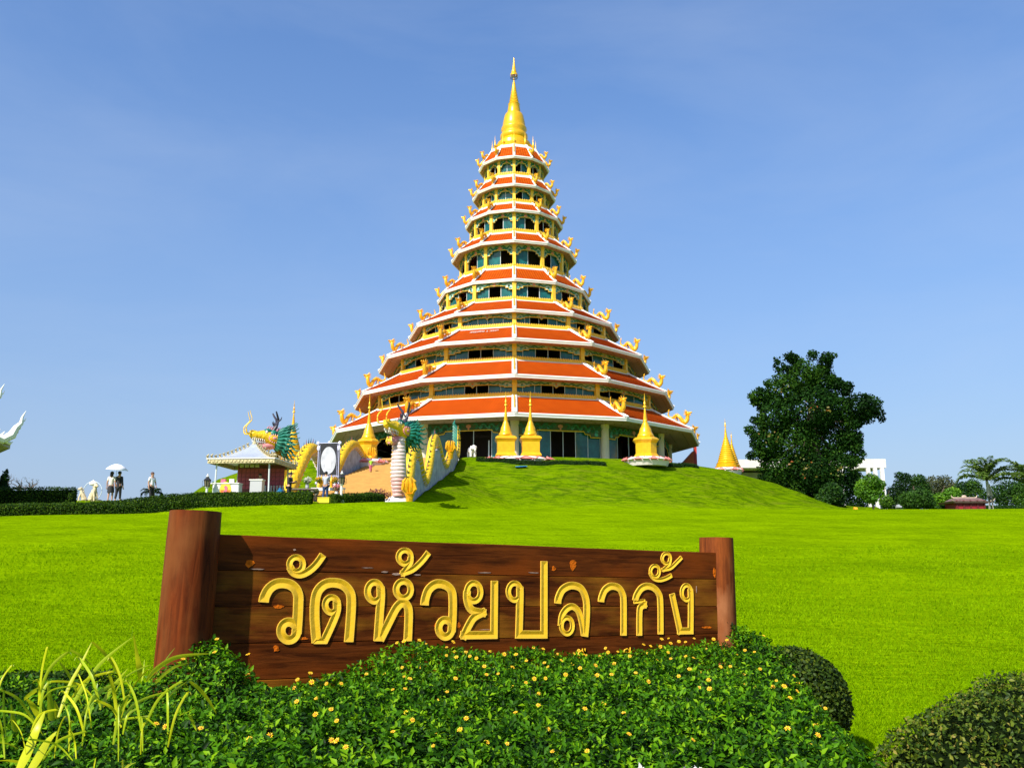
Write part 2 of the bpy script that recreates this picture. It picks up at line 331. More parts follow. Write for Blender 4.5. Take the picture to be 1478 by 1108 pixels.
def hedge(name, label, path, width, height, n, size, mt, seg=24, sink=.1, group=None, cat='hedge', round_=.35, rnd=.7):
    """clipped hedge following the ground along a path of (x, y)"""
    P_ = []
    for i in range(len(path) - 1):
        for t in np.linspace(0, 1, seg, endpoint=False): P_.append(np.array(path[i]) * (1 - t) + np.array(path[i + 1]) * t)
    P_.append(np.array(path[-1])); P_ = np.array(P_, float)
    base = P_[0]; z0 = h(*base)
    root = thing(name, label, cat, (base[0], base[1], z0), 0, group)
    mb = MB(); prev = None; n_ = len(P_); vs = []; fs = []
    prof = [(-.5, 0), (-.5, .75), (-.38, .93), (0, 1), (.38, .93), (.5, .75), (.5, 0)]
    tan_ = np.gradient(P_, axis=0); tan_ /= np.linalg.norm(tan_, axis=1)[:, None]; nr = np.stack([tan_[:, 1], -tan_[:, 0]], 1)
    for i, p in enumerate(P_):
        for u, v in prof:
            k = .80; q = p + nr[i] * u * width * k
            vs.append((q[0] - base[0], q[1] - base[1], h(q[0], q[1]) - z0 - sink * (v == 0) + v * height * .86 * (1 + .05 * noise.noise((q[0] * 1.5, q[1], 0)))))
    k = len(prof)
    for i in range(n_ - 1):
        for j in range(k - 1): fs.append((i * k + j, i * k + j + 1, (i + 1) * k + j + 1, (i + 1) * k + j))
    fs.append(tuple(range(k))); fs.append(tuple(range((n_ - 1) * k, n_ * k)))
    mb.add(vs, fs); mb.obj('shade_core', CORE, root)  # dark solid under the leaves, standing in for the shade inside
    t = rng.random(n) * (n_ - 1); i0 = np.minimum(t.astype(int), n_ - 2); fr = t - i0
    c = P_[i0] * (1 - fr[:, None]) + P_[i0 + 1] * fr[:, None]; nn = nr[i0]
    # sample profile by length
    pl = np.array(prof) * [width, height]; seg_l = np.linalg.norm(np.diff(pl, axis=0), axis=1); cs = np.concatenate([[0], np.cumsum(seg_l)])
    s_ = rng.random(n) * cs[-1]; j = np.clip(np.searchsorted(cs, s_) - 1, 0, k - 2); f2 = (s_ - cs[j]) / seg_l[j]
    uv = pl[j] * (1 - f2[:, None]) + pl[j + 1] * f2[:, None]; dv = pl[j + 1] - pl[j]; no = np.stack([-dv[:, 1], dv[:, 0]], 1); no /= np.linalg.norm(no, axis=1)[:, None]
    xy = c + nn * uv[:, :1]; z = H(xy[:, 0], xy[:, 1]) + uv[:, 1] * (1 + .06 * np.sin(xy[:, 0] * 2.1) * np.sin(xy[:, 1] * 2.7 + xy[:, 0]))
    N3 = np.stack([nn[:, 0] * no[:, 0], nn[:, 1] * no[:, 0], no[:, 1]], 1)
    pt = np.stack([xy[:, 0] - base[0], xy[:, 1] - base[1], z - z0], 1) + N3 * rng.normal(-.1, .35, n)[:, None] * size
    ne = max(60, int(n * width * .9 / max(2.0, np.linalg.norm(np.diff(P_, axis=0), axis=1).sum())))
    for e, sg in ((0, -1), (-1, 1)):
        uu = rng.uniform(-.48, .48, ne); vv = rng.uniform(0, .95, ne) * (1 - .3 * np.abs(uu)); cx2 = P_[e] + nr[e] * (uu * width)[:, None]
        pt = np.concatenate([pt, np.stack([cx2[:, 0] - base[0], cx2[:, 1] - base[1], H(cx2[:, 0], cx2[:, 1]) + vv * height - z0], 1)]); N3 = np.concatenate([N3, np.tile((tan_[e][0] * sg, tan_[e][1] * sg, .2), (ne, 1))])
    o = leaves('foliage', pt, N3, size, mt, root, rnd=rnd); tag(o, kind='stuff')
    return root

def crown_tree(name, label, cat, base, blobs, trunk, n, size, mt, group=None, limbs=True, rnd=.8, tintf=None, core=.55):
    """blobs: (x, y, z, rx, ry, rz) relative to the base; trunk: (height, radius)"""
    root = thing(name, label, cat, base, 0, group)
    mb = MB(); ht, tr = trunk
    mb.tube([(0, 0, -.4), (.05 * ht, 0, ht * .35), (-.03 * ht, .02 * ht, ht * .7), (0, 0, ht)], [tr * 1.3, tr, tr * .85, tr * .7], 10)
    if limbs:
        for b in blobs[:: max(1, len(blobs) // 14)]:
            e = Vector(b[:3]); s_ = Vector((0, 0, ht * random.uniform(.55, .98))); m_ = s_.lerp(e, .5) + Vector((0, 0, -.08 * ht))
            mb.tube([s_, m_, e], [tr * .5, tr * .3, tr * .1], 6)
    mb.obj('trunk', BARK, root, True)
    B = np.array(blobs); vol = (B[:, 3] * B[:, 4] * B[:, 5]) ** (2 / 3); cnt = np.maximum(20, (n * vol / vol.sum()).astype(int))
    pp = []; nn = []; tt = []
    for b, c in zip(B, cnt):
        q, d = blob_points(b[:3], b[3:], c, .5); pp.append(q); nn.append(d); tt.append(np.clip(rng.normal(random.uniform(.1, .75), .18, c), 0, 1))
    pp = np.concatenate(pp); nn = np.concatenate(nn); tt = np.concatenate(tt)
    o = leaves('crown', pp, nn, size, mt, root, aspect=.7, rnd=rnd, tint=tt)
    return root

# ---------------------------------------------------------------- pagoda
GZ = PZ + .05
pag = thing('pagoda', 'tall twelve sided pagoda of nine orange roofs with a gold spire on the green mound', 'pagoda', (PC[0], PC[1], GZ))
def Z(z): return z - GZ
# tier: eave radius, eave z, roof top radius, roof top z  (top tier first)
T = [(4.53, 52.05, 3.13, 54.26), (5.31, 47.98, 4.0, 49.72), (6.22, 44.22, 4.65, 45.81), (7.95, 39.63, 5.80, 41.46), (9.67, 34.25, 7.06, 36.50),
     (13.2, 29.55, 9.5, 31.70), (16.87, 25.3, 12.5, 27.70), (19.74, 20.75, 15.2, 23.25), (22.69, 16.25, 17.9, 18.80)]
A12 = pi / 6
def ring12(mb, prof, m=0, a0=0):
    """sweep an (r, z) profile round the twelve corners"""
    vs = []; fs = []; k = len(prof)
    for i in range(12):
        a = i * A12
        for r, z in prof: vs.append((r * sin(a), -r * cos(a), z))
    for i in range(12):
        l = (i + 1) % 12
        for j in range(k - 1): fs.append((i * k + j, l * k + j, l * k + j + 1, i * k + j + 1))
    mb.add(vs, fs, m)

def dragon_bm():
    """wavy roof guardian, about 1 unit long, head towards -y (outwards), base at z=0"""
    m = MB()
    ky = [(.50, .66), (.54, .52), (.47, .37), (.34, .33), (.20, .41), (.06, .43), (-.07, .31), (-.17, .13), (-.28, .08), (-.37, .18), (-.40, .34), (-.41, .46)]
    sp_ = [Vector((0, *k)) for k in ky]; pts = []; rad = []; tot = (len(ky) - 1) * 3
    for i in range(tot + 1):
        j = min(i // 3, len(ky) - 2); f = i / 3 - j; A, B_, C_, D_ = sp_[max(j - 1, 0)], sp_[j], sp_[j + 1], sp_[min(j + 2, len(ky) - 1)]
        p = .5 * ((2 * B_) + (C_ - A) * f + (2 * A - 5 * B_ + 4 * C_ - D_) * f * f + (3 * B_ - A - 3 * C_ + D_) * f ** 3); t = i / tot
        p.x = .045 * sin(t * 9); pts.append(tuple(p)); rad.append(.022 + .085 * min(1, t * 1.5) * (1 - .22 * max(0, t - .75) / .25))
    n = len(pts); m.tube(pts, rad, 8)
    # back fins
    for i in range(3, n - 2, 2):
        p = Vector(pts[i]); r = rad[i]; m.add([p + Vector((0, -.03, r * .8)), p + Vector((0, .04, r * .8)), p + Vector((0, .035, r + .07)), p + Vector((.014, 0, r * .8))], [(0, 1, 2), (1, 3, 2), (3, 0, 2)])
    hd = Vector(pts[-1])
    m.ball(hd + Vector((0, -.03, .05)), (.085, .11, .085), 0, 8, 5)
    m.tube([hd + Vector((0, -.08, .07)), hd + Vector((0, -.17, .08)), hd + Vector((0, -.215, .10))], [.062, .048, .03], 7)
    m.tube([hd + Vector((0, -.07, .0)), hd + Vector((0, -.14, -.03)), hd + Vector((0, -.17, -.02))], [.04, .03, .015], 6)
    for s in (-1, 1):
        m.tube([hd + Vector((s * .045, .0, .11)), hd + Vector((s * .07, .06, .19)), hd + Vector((s * .06, .10, .25))], [.02, .014, .004], 5)
        m.ball(hd + Vector((s * .045, -.075, .115)), .02, 0, 6, 4)
        for k in range(5):
            a = k / 4 * 2.2 - .8; q = hd + Vector((s * .06, .02, .04))
            m.tube([q, q + Vector((s * .06, .04 * cos(a), .08 * sin(a))), q + Vector((s * .10, .13 * cos(a * .5), .13 * sin(a)))], [.026, .02, .003], 4)
        for (yy, zz, zb) in ((-.22, .12, -.03), (.16, .36, .18)):
            m.tube([(s * .06, yy, zz), (s * .13, yy - .03, zz - .05), (s * .12, yy - .02, zb + .03), (s * .12, yy - .09, zb)], [.035, .03, .022, .02], 6)
    m.tube([(0, .48, .60), (0, .52, .70), (0, .47, .80)], [.02, .04, .004], 5, flat=.5)
    m.tube([(0, .16, .1), (0, .17, .36)], [.03, .03], 5)
    m.tube([(0, -.26, -.18), (0, -.26, .08)], [.04, .05], 6)
    return m.mesh('roof_dragon', [GOLDO], True)
DRG = dragon_bm()

def frieze_bm(W, Hh, style):
    """plaster frieze between two columns: stepped lower outline, yellow edging; local x across, z up, y = 0 front plane. returns panel mesh, edging mesh, scroll mesh"""
    x = W / 2
    if style == 'arch':
        low = [(-x, 0), (-.80 * x, 0), (-.80 * x, .22), (-.62 * x, .22), (-.62 * x, .44), (-.38 * x, .50), (-.16 * x, .60), (0, .52), (.16 * x, .60), (.38 * x, .50), (.62 * x, .44), (.62 * x, .22), (.80 * x, .22), (.80 * x, 0), (x, 0)]
    elif style == 'pend':
        low = [(-x, .05), (-.80 * x, .05), (-.80 * x, .2), (-.68 * x, .2), (-.68 * x, .36), (-.5 * x, .42), (-.44 * x, .52), (-.12 * x, .52), (-.05 * x, .42), (0, .12), (.05 * x, .42), (.12 * x, .52), (.44 * x, .52), (.5 * x, .42), (.68 * x, .36), (.68 * x, .2), (.80 * x, .2), (.80 * x, .05), (x, .05)]
    else:
        low = [(-x, .0), (-.74 * x, .0), (-.72 * x, .18), (-.60 * x, .24), (-.57 * x, .42), (.57 * x, .42), (.60 * x, .24), (.72 * x, .18), (.74 * x, .0), (x, .0)]
    low = [(a, b * Hh) for a, b in low]
    m = MB(); m.prism(low + [(x, Hh), (-x, Hh)], -.06, .10)
    e = MB(); e.tube([(a, -.09, b) for a, b in low], max(.04, Hh * .035), 5)
    s = MB()
    nn = max(3, int(W / 1.1))
    for q in (-1, 1):
        # cloud / dragon garlands either side of the centre
        pts = []; 
        for i in range(40):
            t = i / 25; xx = q * x * (.12 + .80 * t); pts.append((xx, -.10, Hh * (.80 - .12 * t) + Hh * .13 * sin(t * 2 * pi * nn * .5)))
        s.tube(pts, [Hh * .085 * (1.1 - .5 * abs(2 * i / 25 - 1)) for i in range(40)], 5, 0)
        for k in range(nn):
            t = (k + .5) / nn; cx_ = q * x * (.15 + .78 * t); cz = Hh * (.66 - .30 * t ** 1.5)
            pts = [(cx_ + (Hh * .14 * (1 - j / 12)) * cos(j * .9), -.10, cz + Hh * .14 * (1 - j / 12) * sin(j * .9)) for j in range(11)]
            s.tube(pts, Hh * .038, 4, 1 if k % 2 else 0)
        s.ball((q * x * .88, -.08, Hh * .22), (Hh * .16, .05, Hh * .13), 1, 7, 4)
    s.ball((0, -.09, Hh * .74), (Hh * .20, .06, Hh * .14), 2, 8, 4); s.ball((0, -.10, Hh * .55), (Hh * .07, .05, Hh * .1), 2, 6, 4)
    return m, e, s

def panes_for(kind):
    return {'a': 'G2W', 'b': 'OG', 'c': 'GO', 'd': 'GOG', 'e': 'gGGOOgg', 'f': 'GGOOGg', 'g': 'GgOOGGg', 'h': 'gGggGG', 'i': 'GGOG', 'j': 'GOGG'}[kind]
def window_parts(root, W, z0, z1, pattern, ang, r, lintel=None):
    """a run of sliding windows on one face: a frame (part) with panes (sub-parts)"""
    wts = {'G': 1.0, 'O': 1.0, 'g': .55}
    tot = sum(wts[c] for c in pattern); x = -W / 2; fr = MB(); fw = .055; hgt = z1 - z0
    o = MB(); spans = []
    for c in pattern:
        wd = W * wts[c] / tot; spans.append((x, x + wd, c)); x += wd
    for a, b, c in spans: fr.box((a, 0, z0 + hgt / 2), (fw, .08, hgt))
    fr.box((W / 2, 0, z0 + hgt / 2), (fw, .08, hgt)); fr.box((0, -.002, z0 + .03), (W, .09, .07)); fr.box((0, -.002, z1 - .03), (W, .09, .07))
    w_ = fr.obj('window', WFRAME, root); ap = r * cos(A12 / 2)
    w_.location = (ap * sin(ang), -ap * cos(ang), 0); w_.rotation_euler.z = ang
    for a, b, c in spans:
        if c == 'O': continue
        p = MB(); p.box(((a + b) / 2, .012, z0 + hgt / 2), (b - a - fw - .004, .02, hgt - .145)); p.obj('pane', GLASS, w_)
    return w_

SOF = .60
zs = None
PAT = {9: {-1: 'GgGOOGG', 0: 'gGgOOGgG', 1: 'OOGG', -2: 'gOOGG'}, 8: {-1: 'gGOOGg', 0: 'gGOOGg', 1: 'OGGO', -2: 'GOGG'},
       7: {-1: 'gGGgGG', 0: 'GgOOGG', 1: 'GOGO', -2: 'OGOG'}, 6: {-1: 'GOG', 0: 'GOG', 1: 'GOG', -2: 'GOG'}, 5: {-1: 'GO', 0: 'GO', 1: 'OG', -2: 'OG'},
       4: {-1: 'OG', 0: 'GO', 1: 'OO', -2: 'OG'}, 3: {-1: 'GG', 0: 'OG', 1: 'OO', -2: 'OG'}, 2: {-1: 'GG', 0: 'OG', 1: 'OO', -2: 'OO'}, 1: {-1: 'OG', 0: 'OG', 1: 'OG', -2: 'OG'}}
for t in range(1, 10):
    re, ze, rt, zt = T[t - 1]; ze, zt = Z(ze), Z(zt); sc_ = .55 + .45 * t / 9
    fh = .24 + .10 * t / 9           # fascia height
    # tiled roof: rows of tiles as shallow steps
    rows = max(8, int(math.hypot(re - rt, zt - ze) / .30)); vs = []; fs = []; uvs = []
    me = bpy.data.meshes.new('roof'); bm_v = []; bm_f = []; bm_uv = []
    for i in range(12):
        a0, a1 = i * A12, (i + 1) * A12
        for j in range(rows):
            pr = []
            for q in (j / rows, (j + 1) / rows):
                rr = re + .02 + (rt - re) * q; zz = ze + (zt - ze) * (q - .025 * sin(pi * q)); pr.append((rr, zz))
            up = .055; b = len(bm_v); L0 = 2 * pr[0][0] * sin(A12 / 2); L1 = 2 * pr[1][0] * sin(A12 / 2)
            (r0, z0_), (r1, z1_) = pr
            bm_v += [(r0 * sin(a0), -r0 * cos(a0), z0_ + up), (r0 * sin(a1), -r0 * cos(a1), z0_ + up), (r1 * sin(a1), -r1 * cos(a1), z1_), (r1 * sin(a0), -r1 * cos(a0), z1_),
                     (r0 * sin(a0), -r0 * cos(a0), z0_ - .005), (r0 * sin(a1), -r0 * cos(a1), z0_ - .005)]
            bm_f += [(b, b + 1, b + 2, b + 3), (b + 4, b + 5, b + 1, b)]
            v0 = j * .28 + .01; v1 = v0 + .26; o5 = (j % 2) * .15 + i * 3.3
            bm_uv += [(-L0 / 2 + o5, v0), (L0 / 2 + o5, v0), (L1 / 2 + o5, v1), (-L1 / 2 + o5, v1), (-L0 / 2 + o5, v0), (L0 / 2 + o5, v0), (L0 / 2 + o5, v0 + .03), (-L0 / 2 + o5, v0 + .03)]
    me.from_pydata(bm_v, [], bm_f); me.update(); uvl = me.uv_layers.new(name='UVMap'); uvl.data.foreach_set('uv', [c for u in bm_uv for c in u]); me.materials.append(TILE)
    roof = link('roof', me, pag)
    # white eave fascia with a gutter lip, and soffit
    m = MB(); ring12(m, [(re - .25, ze - .02), (re + .07, ze + .05), (re + .10, ze + .02), (re + .10, ze - .10), (re + .05, ze - .14), (re + .01, ze - fh), (re - .12, ze - fh - .003)])
    m.obj('eave_board', WHITE, roof)
    rw_low = {9: T[8][0] * .835}.get(t, T[t][2] - .25 if t < 9 else 0)    # wall radius of the storey below this roof
    sz = ze - fh; s_in = sz + .16
    m = MB(); ring12(m, [(re - .10, sz + .02), (rw_low - .5, s_in)])
    # vents and lamps under the eave
    for i in range(12):
        for k in range(int(2 + t * .8)):
            for rr_ in (.3, .7):
                f_ = (k + .5) / int(2 + t * .8) - .5; r_ = rw_low + (re - rw_low) * rr_; a = (i + .5) * A12; ap = r_ * cos(A12 / 2); xx = f_ * 2 * r_ * sin(A12 / 2)
                zq = sz + .02 + (.14) * (1 - rr_)
                m.lathe([(.09, -.03), (.09, .02)], (ap * sin(a) + xx * cos(a), -ap * cos(a) + xx * sin(a), zq), 6, 1)
    m.obj('soffit', [PINKC, DARK], roof)
    # white cap and hip beams
    m = MB(); ring12(m, [(rt + .26, zt - .26 * (zt - ze) / (re - rt) + .02), (rt + .27, zt - .25 * (zt - ze) / (re - rt) + .10), (rt + .05, zt + .07), (rt - .3, zt + .07)]); m.obj('roof_cap', WHITE, roof)
    bw = .15 + .15 * t / 9; m = MB()
    for side in (-1, 1):
        prev = []
        for q in np.linspace(-.02, 1, 6):
            rr = re + (rt - re) * q; zz = ze + (zt - ze) * (q - .025 * sin(pi * max(0, q)))
            prev.append((side * bw * .62, -rr - .02, zz + .13))
        m.tube(prev, bw * .36, 4, 0)
    prev = [(0, -(re + (rt - re) * q) - .02, ze + (zt - ze) * (q - .025 * sin(pi * max(0, q))) + .08) for q in np.linspace(-.02, 1, 6)]
    m.tube(prev, bw * .42, 4, 0)
    hipm = m.mesh('hip_beam', [WHITE])
    ds = (1.42 + .105 * t)
    for i in range(12):
        link('hip_beam', hipm, roof, (0, 0, 0), i * A12)
        qd = .30; rr = re + (rt - re) * qd; zz = ze + (zt - ze) * (qd - .08)
        a = i * A12
        if i == 0:
            o_m = MB(); o_m.tube([(0, -(rt + (re - rt) * q) - .02, zt + (ze - zt) * q + .26 + .05 * sin(q * 20)) for q in np.linspace(.12, .8, 9)], .07, 6); o_m.obj('ridge_ornament', GOLDO, roof, True); continue
        d = link('roof_dragon', DRG, roof, (rr * sin(a), -rr * cos(a), zz + .16), a + random.uniform(-.03, .03)); d.scale = (ds * 1.0, ds, ds * random.uniform(.95, 1.05)); d.rotation_euler.z = a
    # ---- storey above this roof
    if t > 1:
        rw = rt - .25; z0 = zt + .07; z1 = Z(T[t - 2][1]) - (.24 + .10 * (t - 1) / 9) + .12; W = 2 * rw * sin(A12 / 2); ap = rw * cos(A12 / 2)
        cw = .30 + .18 * t / 9
        mw = MB(); mw.box((0, 0, (z1 - z0) / 2), (cw, cw * .8, z1 - z0)); mw.box((0, -.01, .45), (cw * 1.15, cw * .9, .10)); mw.box((0, -.01, z1 - z0 - .35), (cw * 1.18, cw * .92, .16)); colm = mw.mesh('column', [GOLD2])
        for i in range(12):
            a = i * A12; link('column', colm, pag, (rw * sin(a), -rw * cos(a), z0), a)
        # balustrade: rail, plinth, lotus beads
        bh = .34; rb = rt + .02; m = MB(); Wb = 2 * rb * sin(A12 / 2); apb = rb * cos(A12 / 2)
        m.box((0, 0, .05), (Wb, .16, .10)); m.box((0, 0, bh - .03), (Wb, .14, .07)); m.box((0, .02, bh / 2), (Wb, .05, bh - .1)); nb = int(Wb / .27)
        for k in range(nb): 
            xx = (k + .5) / nb * Wb - Wb / 2; m.lathe([(.05, .10), (.10, .17), (.08, .25), (.03, .31)], (xx, -.03, 0), 6); m.lathe([(.06, bh), (.075, bh + .05), (.0, bh + .13)], (xx, 0, 0), 5)
        bal = m.mesh('balustrade', [GOLD2])
        for i in range(12):
            a = (i + .5) * A12; link('balustrade', bal, pag, (apb * sin(a), -apb * cos(a), zt + .07), a)
        wz0 = z0 + .10; Hh = (z1 - z0) * .43; wt = z1 - Hh * .40
        fp, fe, fs_ = frieze_bm(W - cw, Hh, 'pend' if t in (9, 7) else ('arch' if t > 5 else 'arch'))
        fpm = fp.mesh('frieze', [FRZ]); fem = fe.mesh('edging', [GOLD2]); fsm = fs_.mesh('scrollwork', [SCG, SCT, SCP])
        for i in range(12):
            a = (i + .5) * A12; k = i if i < 6 else i - 12
            if -4 <= k <= 3:
                f_ = link('frieze', fpm, pag, (ap * sin(a), -ap * cos(a), z1 - Hh), a); link('edging', fem, f_); link('scrollwork', fsm, f_)
                pt = PAT[t].get(k, PAT[t][-2] if k < 0 else PAT[t][1]); window_parts(pag, W - cw * .9, wz0, wt, pt, a, rw - .22 / cos(A12 / 2))
            else:
                m = MB(); m.box((0, 0, (z1 - z0) / 2), (W, .15, z1 - z0)); m.obj('wall', CREAM, pag).location = (ap * sin(a), -ap * cos(a), z0); pag.children[-1].rotation_euler.z = a
        m = MB(); ring12(m, [(rw * .62, z0 - .1), (rw * .62, z1 + .1)]); m.obj('shade_backdrop', DARK, pag)  # backdrop added in dark brown so open panes look black
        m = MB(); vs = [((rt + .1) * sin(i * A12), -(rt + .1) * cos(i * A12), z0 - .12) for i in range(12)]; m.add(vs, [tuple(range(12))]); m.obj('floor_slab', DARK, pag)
# ---- ground storey
re = T[8][0]; rw = re * .835; ap = rw * cos(A12 / 2); W = 2 * rw * sin(A12 / 2); z1 = Z(T[8][1]) - .34 + .12
m = MB(); ring12(m, [(rw + 1.2, -.6), (rw + 1.2, -.10), (rw + 1.1, -.02), (0.1, -.02)]); m.obj('plinth', STW, pag)
m = MB(); m.lathe([(.52, 0), (.52, .15), (.44, .22), (.42, z1 - .5), (.47, z1 - .35), (.47, z1)], n=20); cm = m.mesh('column', [CREAM], True)
for i in range(12): link('column', cm, pag, (rw * sin(i * A12), -rw * cos(i * A12), 0), i * A12)
Hh = z1 * .34
fp, fe, fs_ = frieze_bm(W - .9, Hh, 'step'); fpm = fp.mesh('frieze', [DGREEN]); fem = fe.mesh('edging', [GOLD2]); fsm = fs_.mesh('scrollwork', [SCG, SCT, SCP])
for i in range(12):
    a = (i + .5) * A12; k = i if i < 6 else i - 12
    if -4 <= k <= 3:
        f_ = link('frieze', fpm, pag, (ap * sin(a), -ap * cos(a), z1 - Hh), a); link('edging', fem, f_); link('scrollwork', fsm, f_)
        if k == -1:
            m = MB(); m.box((0, .25, z1 - Hh - .02), (W - 1.0, .12, Hh * .62)); m.obj('lintel', CREAM, pag); lt = pag.children[-1]; lt.location = (ap * sin(a), -ap * cos(a), 0); lt.rotation_euler.z = a
            m = MB(); xx = .2; random.seed(3)           # brown cursive lettering on the lintel
            while xx < 3.6:
                w_ = random.uniform(.16, .30); zc = z1 - Hh - .06
                m.tube([(xx, .17, zc - .10), (xx + .02, .17, zc + .08), (xx + w_ * .5, .17, zc + .11), (xx + w_ * .8, .17, zc + .04), (xx + w_ * .75, .17, zc - .11)], .022, 4); xx += w_ + .05
                if random.random() < .35: m.tube([(xx - .2, .17, zc + .17), (xx - .1, .17, zc + .20), (xx, .17, zc + .26)], .02, 4)
            m.obj('lettering', DARK, lt)
            m = MB()
            for xx in (-4.3, -1.2, 1.2 + .9, 4.3): m.box((xx, .3, (z1 - Hh * 1.3) / 2), (.12, .1, z1 - Hh * 1.3))
            fr = m.obj('door_frame', WFRAME, pag); fr.location = lt.location; fr.rotation_euler.z = a
            p = MB(); p.box((3.3, .32, .8), (1.9, .02, 1.5)); p.obj('pane', GLASS, fr)
        else:
            window_parts(pag, W - .9, .05, z1 - Hh * .55, {0: 'gGGOOGG', 1: 'GOOgG', -2: 'gGOOG'}.get(k, 'GOGG'), a, rw - .3)
    else:
        m = MB(); m.box((0, 0, z1 / 2), (W, .2, z1)); o = m.obj('wall', CREAM, pag); o.location = (ap * sin(a), -ap * cos(a), 0); o.rotation_euler.z = a
m = MB(); ring12(m, [(rw * .7, -.02), (rw * .7, z1 + .2)]); m.obj('shade_backdrop', DARK, pag)  # added dark backdrop, room shade behind the ground storey openings
# faint pale lettering on the left front roof of the third storey
m = MB(); random.seed(11); re7, ze7, rt7, zt7 = T[6]
def roofpt(x, q, lift=.10):
    rr = (re7 + (rt7 - re7) * q) * cos(A12 / 2); return (x, -rr - lift * .6, Z(ze7) + (zt7 - ze7) * (q - .025 * sin(pi * q)) + lift)
xx = -1.5
while xx < 1.6:
    w_ = random.uniform(.10, .2); q = .70 + random.uniform(-.02, .02); m.tube([roofpt(xx, q - .04), roofpt(xx + .02, q + .05), roofpt(xx + w_, q + .04), roofpt(xx + w_, q - .04)], .022, 4); xx += w_ + .08 + (.2 if random.random() < .15 else 0)
o = m.obj('lettering', WHITE, pag); o.rotation_euler.z = -A12 / 2

# ---- spire
SP = [(2.95, 54.3), (3.0, 54.6), (2.6, 54.8), (2.65, 55.1), (2.25, 55.3), (2.19, 55.76), (1.98, 55.9), (1.80, 56.35), (1.98, 56.65), (1.95, 57.0), (1.74, 57.2), (1.72, 57.5), (1.86, 57.8), (1.80, 58.05), (1.62, 58.3), (1.60, 58.72), (1.50, 59.2), (1.36, 59.8),
      (1.23, 60.05), (.96, 60.18), (.92, 60.6), (.80, 61.41), (.86, 61.5)]
z = 61.6; r = .74
while z < 64.5: SP += [(r, z), (r * .9, z + .16), (r * .86, z + .2)]; z += .24; r = .74 - .56 * (z - 61.6) / 2.95
SP += [(.14, 64.75), (.07, 64.95), (.10, 65.1), (.07, 65.3)]
SP = [(a * (.92 if b > 56 else 1), b) for a, b in SP]; m = MB(); m.lathe([(a, Z(b)) for a, b in SP], n=32); m.obj('spire', GOLD, pag, True)
m = MB(); m.lathe([(.40, Z(65.62)), (.52, Z(65.68)), (.46, Z(65.95)), (.34, Z(66.1)), (.36, Z(66.3)), (.24, Z(66.6)), (.20, Z(67.0)), (.10, Z(67.6)), (.05, Z(68.3))], n=16); m.obj('finial', GOLD, pag, True)
SIL = mat('silver_filigree', (.25, .22, .45), .35, .6)
m = MB(); a = [(.46 * cos(i / 20 * 2 * pi), .46 * sin(i / 20 * 2 * pi), Z(65.35)) for i in range(21)]; m.tube(a, .035, 5)
for i in range(12):
    q = i / 12 * 2 * pi; m.tube([(.08 * cos(q), .08 * sin(q), Z(65.05)), (.46 * cos(q), .46 * sin(q), Z(65.35)), (.50 * cos(q), .50 * sin(q), Z(65.7))], .022, 4)
m.obj('umbrella_ring', SIL, pag)
m = MB(); m.lathe([(.20, 0), (.24, .1), (.14, .2), (.17, .35), (.10, .45), (.11, .7), (.05, .95), (.06, 1.05), (.02, 1.4), (.008, 1.9)], n=8); pm = m.mesh('corner_finial', [GOLD], True)
for i in range(12):
    a = i * A12; link('corner_finial', pm, pag, (2.85 * sin(a), -2.85 * cos(a), Z(54.4)))

# ---------------------------------------------------------------- ramp between the dragons
rm = MB(); base = Vector((RA[0], RA[1], 0)); ns = 46
SAND = mat('stair_tile', (.50, .28, .065), .75, 0, 1.4, .15, .2, 8)
u3 = Vector((RU[0], RU[1], 0)); p3 = Vector((RP[0], RP[1], 0))
def ramp_z(s): return 5.1 + (PZ - 5.1) * min(max(s / RL, 0), 1)
for i in range(ns):
    s0 = RL * i / ns; s1 = RL * (i + 1) / ns; zt_ = ramp_z(s1) + .02
    c = base + u3 * ((s0 + s1) / 2 + .04); rm.box((c.x, c.y, zt_ - .5), (RW * 2, (s1 - s0) + .08 - .002 * (i % 2), 1.0 - .001 * (i % 3)), 0, math.atan2(RP[1], RP[0]))
ramp = rm.obj('stair_ramp', SAND); tag(ramp, kind='structure')
fp_ = MB()
gx = [(-24.5, 55.6), (-6.2, 56.4), (-6.6, 61), (-25, 61)]
nq = 14; vs = []; fs = []
for i in range(nq + 1):
    for j in range(5):
        u = i / nq; v = j / 4; x = (-27.5 + u * 21.0); y = 55.9 + v * 4.2; vs.append((x, y, h(x, y) + .03))
for i in range(nq):
    for j in range(4): b = i * 5 + j; fs.append((b, b + 5, b + 6, b + 1))
fp_.add(vs, fs); pv = fp_.obj('pavement', mat('pavement_concrete', (.38, .33, .27), .85, 0, 1, .15)); tag(pv, kind='structure')

# ---------------------------------------------------------------- great dragons
DY = mat('dragon_yellow', (.80, .50, .006), .45, 0, 1.5, .2, .35, 16)
DB = mat('dragon_belly', (.70, .55, .50), .55, 0, 2.5, .25)
DT = mat('dragon_teal', (.01, .17, .11), .45, 0, 2, .4)
DK = mat('dragon_black', (.03, .025, .045), .5)
DPK = mat('dragon_pink', (.68, .26, .26), .5, 0, 3, .25)
DW = mat('dragon_tooth', (.8, .78, .7), .4)
def scales(m_):
    n = m_.node_tree.nodes; l = m_.node_tree.links; v = n.new('ShaderNodeTexVoronoi'); v.inputs['Scale'].default_value = 5.5
    tc = n.new('ShaderNodeTexCoord'); l.new(tc.outputs['Object'], v.inputs['Vector']); bp = n.new('ShaderNodeBump'); bp.inputs['Strength'].default_value = .6; bp.inputs['Distance'].default_value = .06
    l.new(v.outputs['Distance'], bp.inputs['Height']); bp.invert = True; l.new(bp.outputs[0], n['Principled BSDF'].inputs['Normal'])
scales(DY)
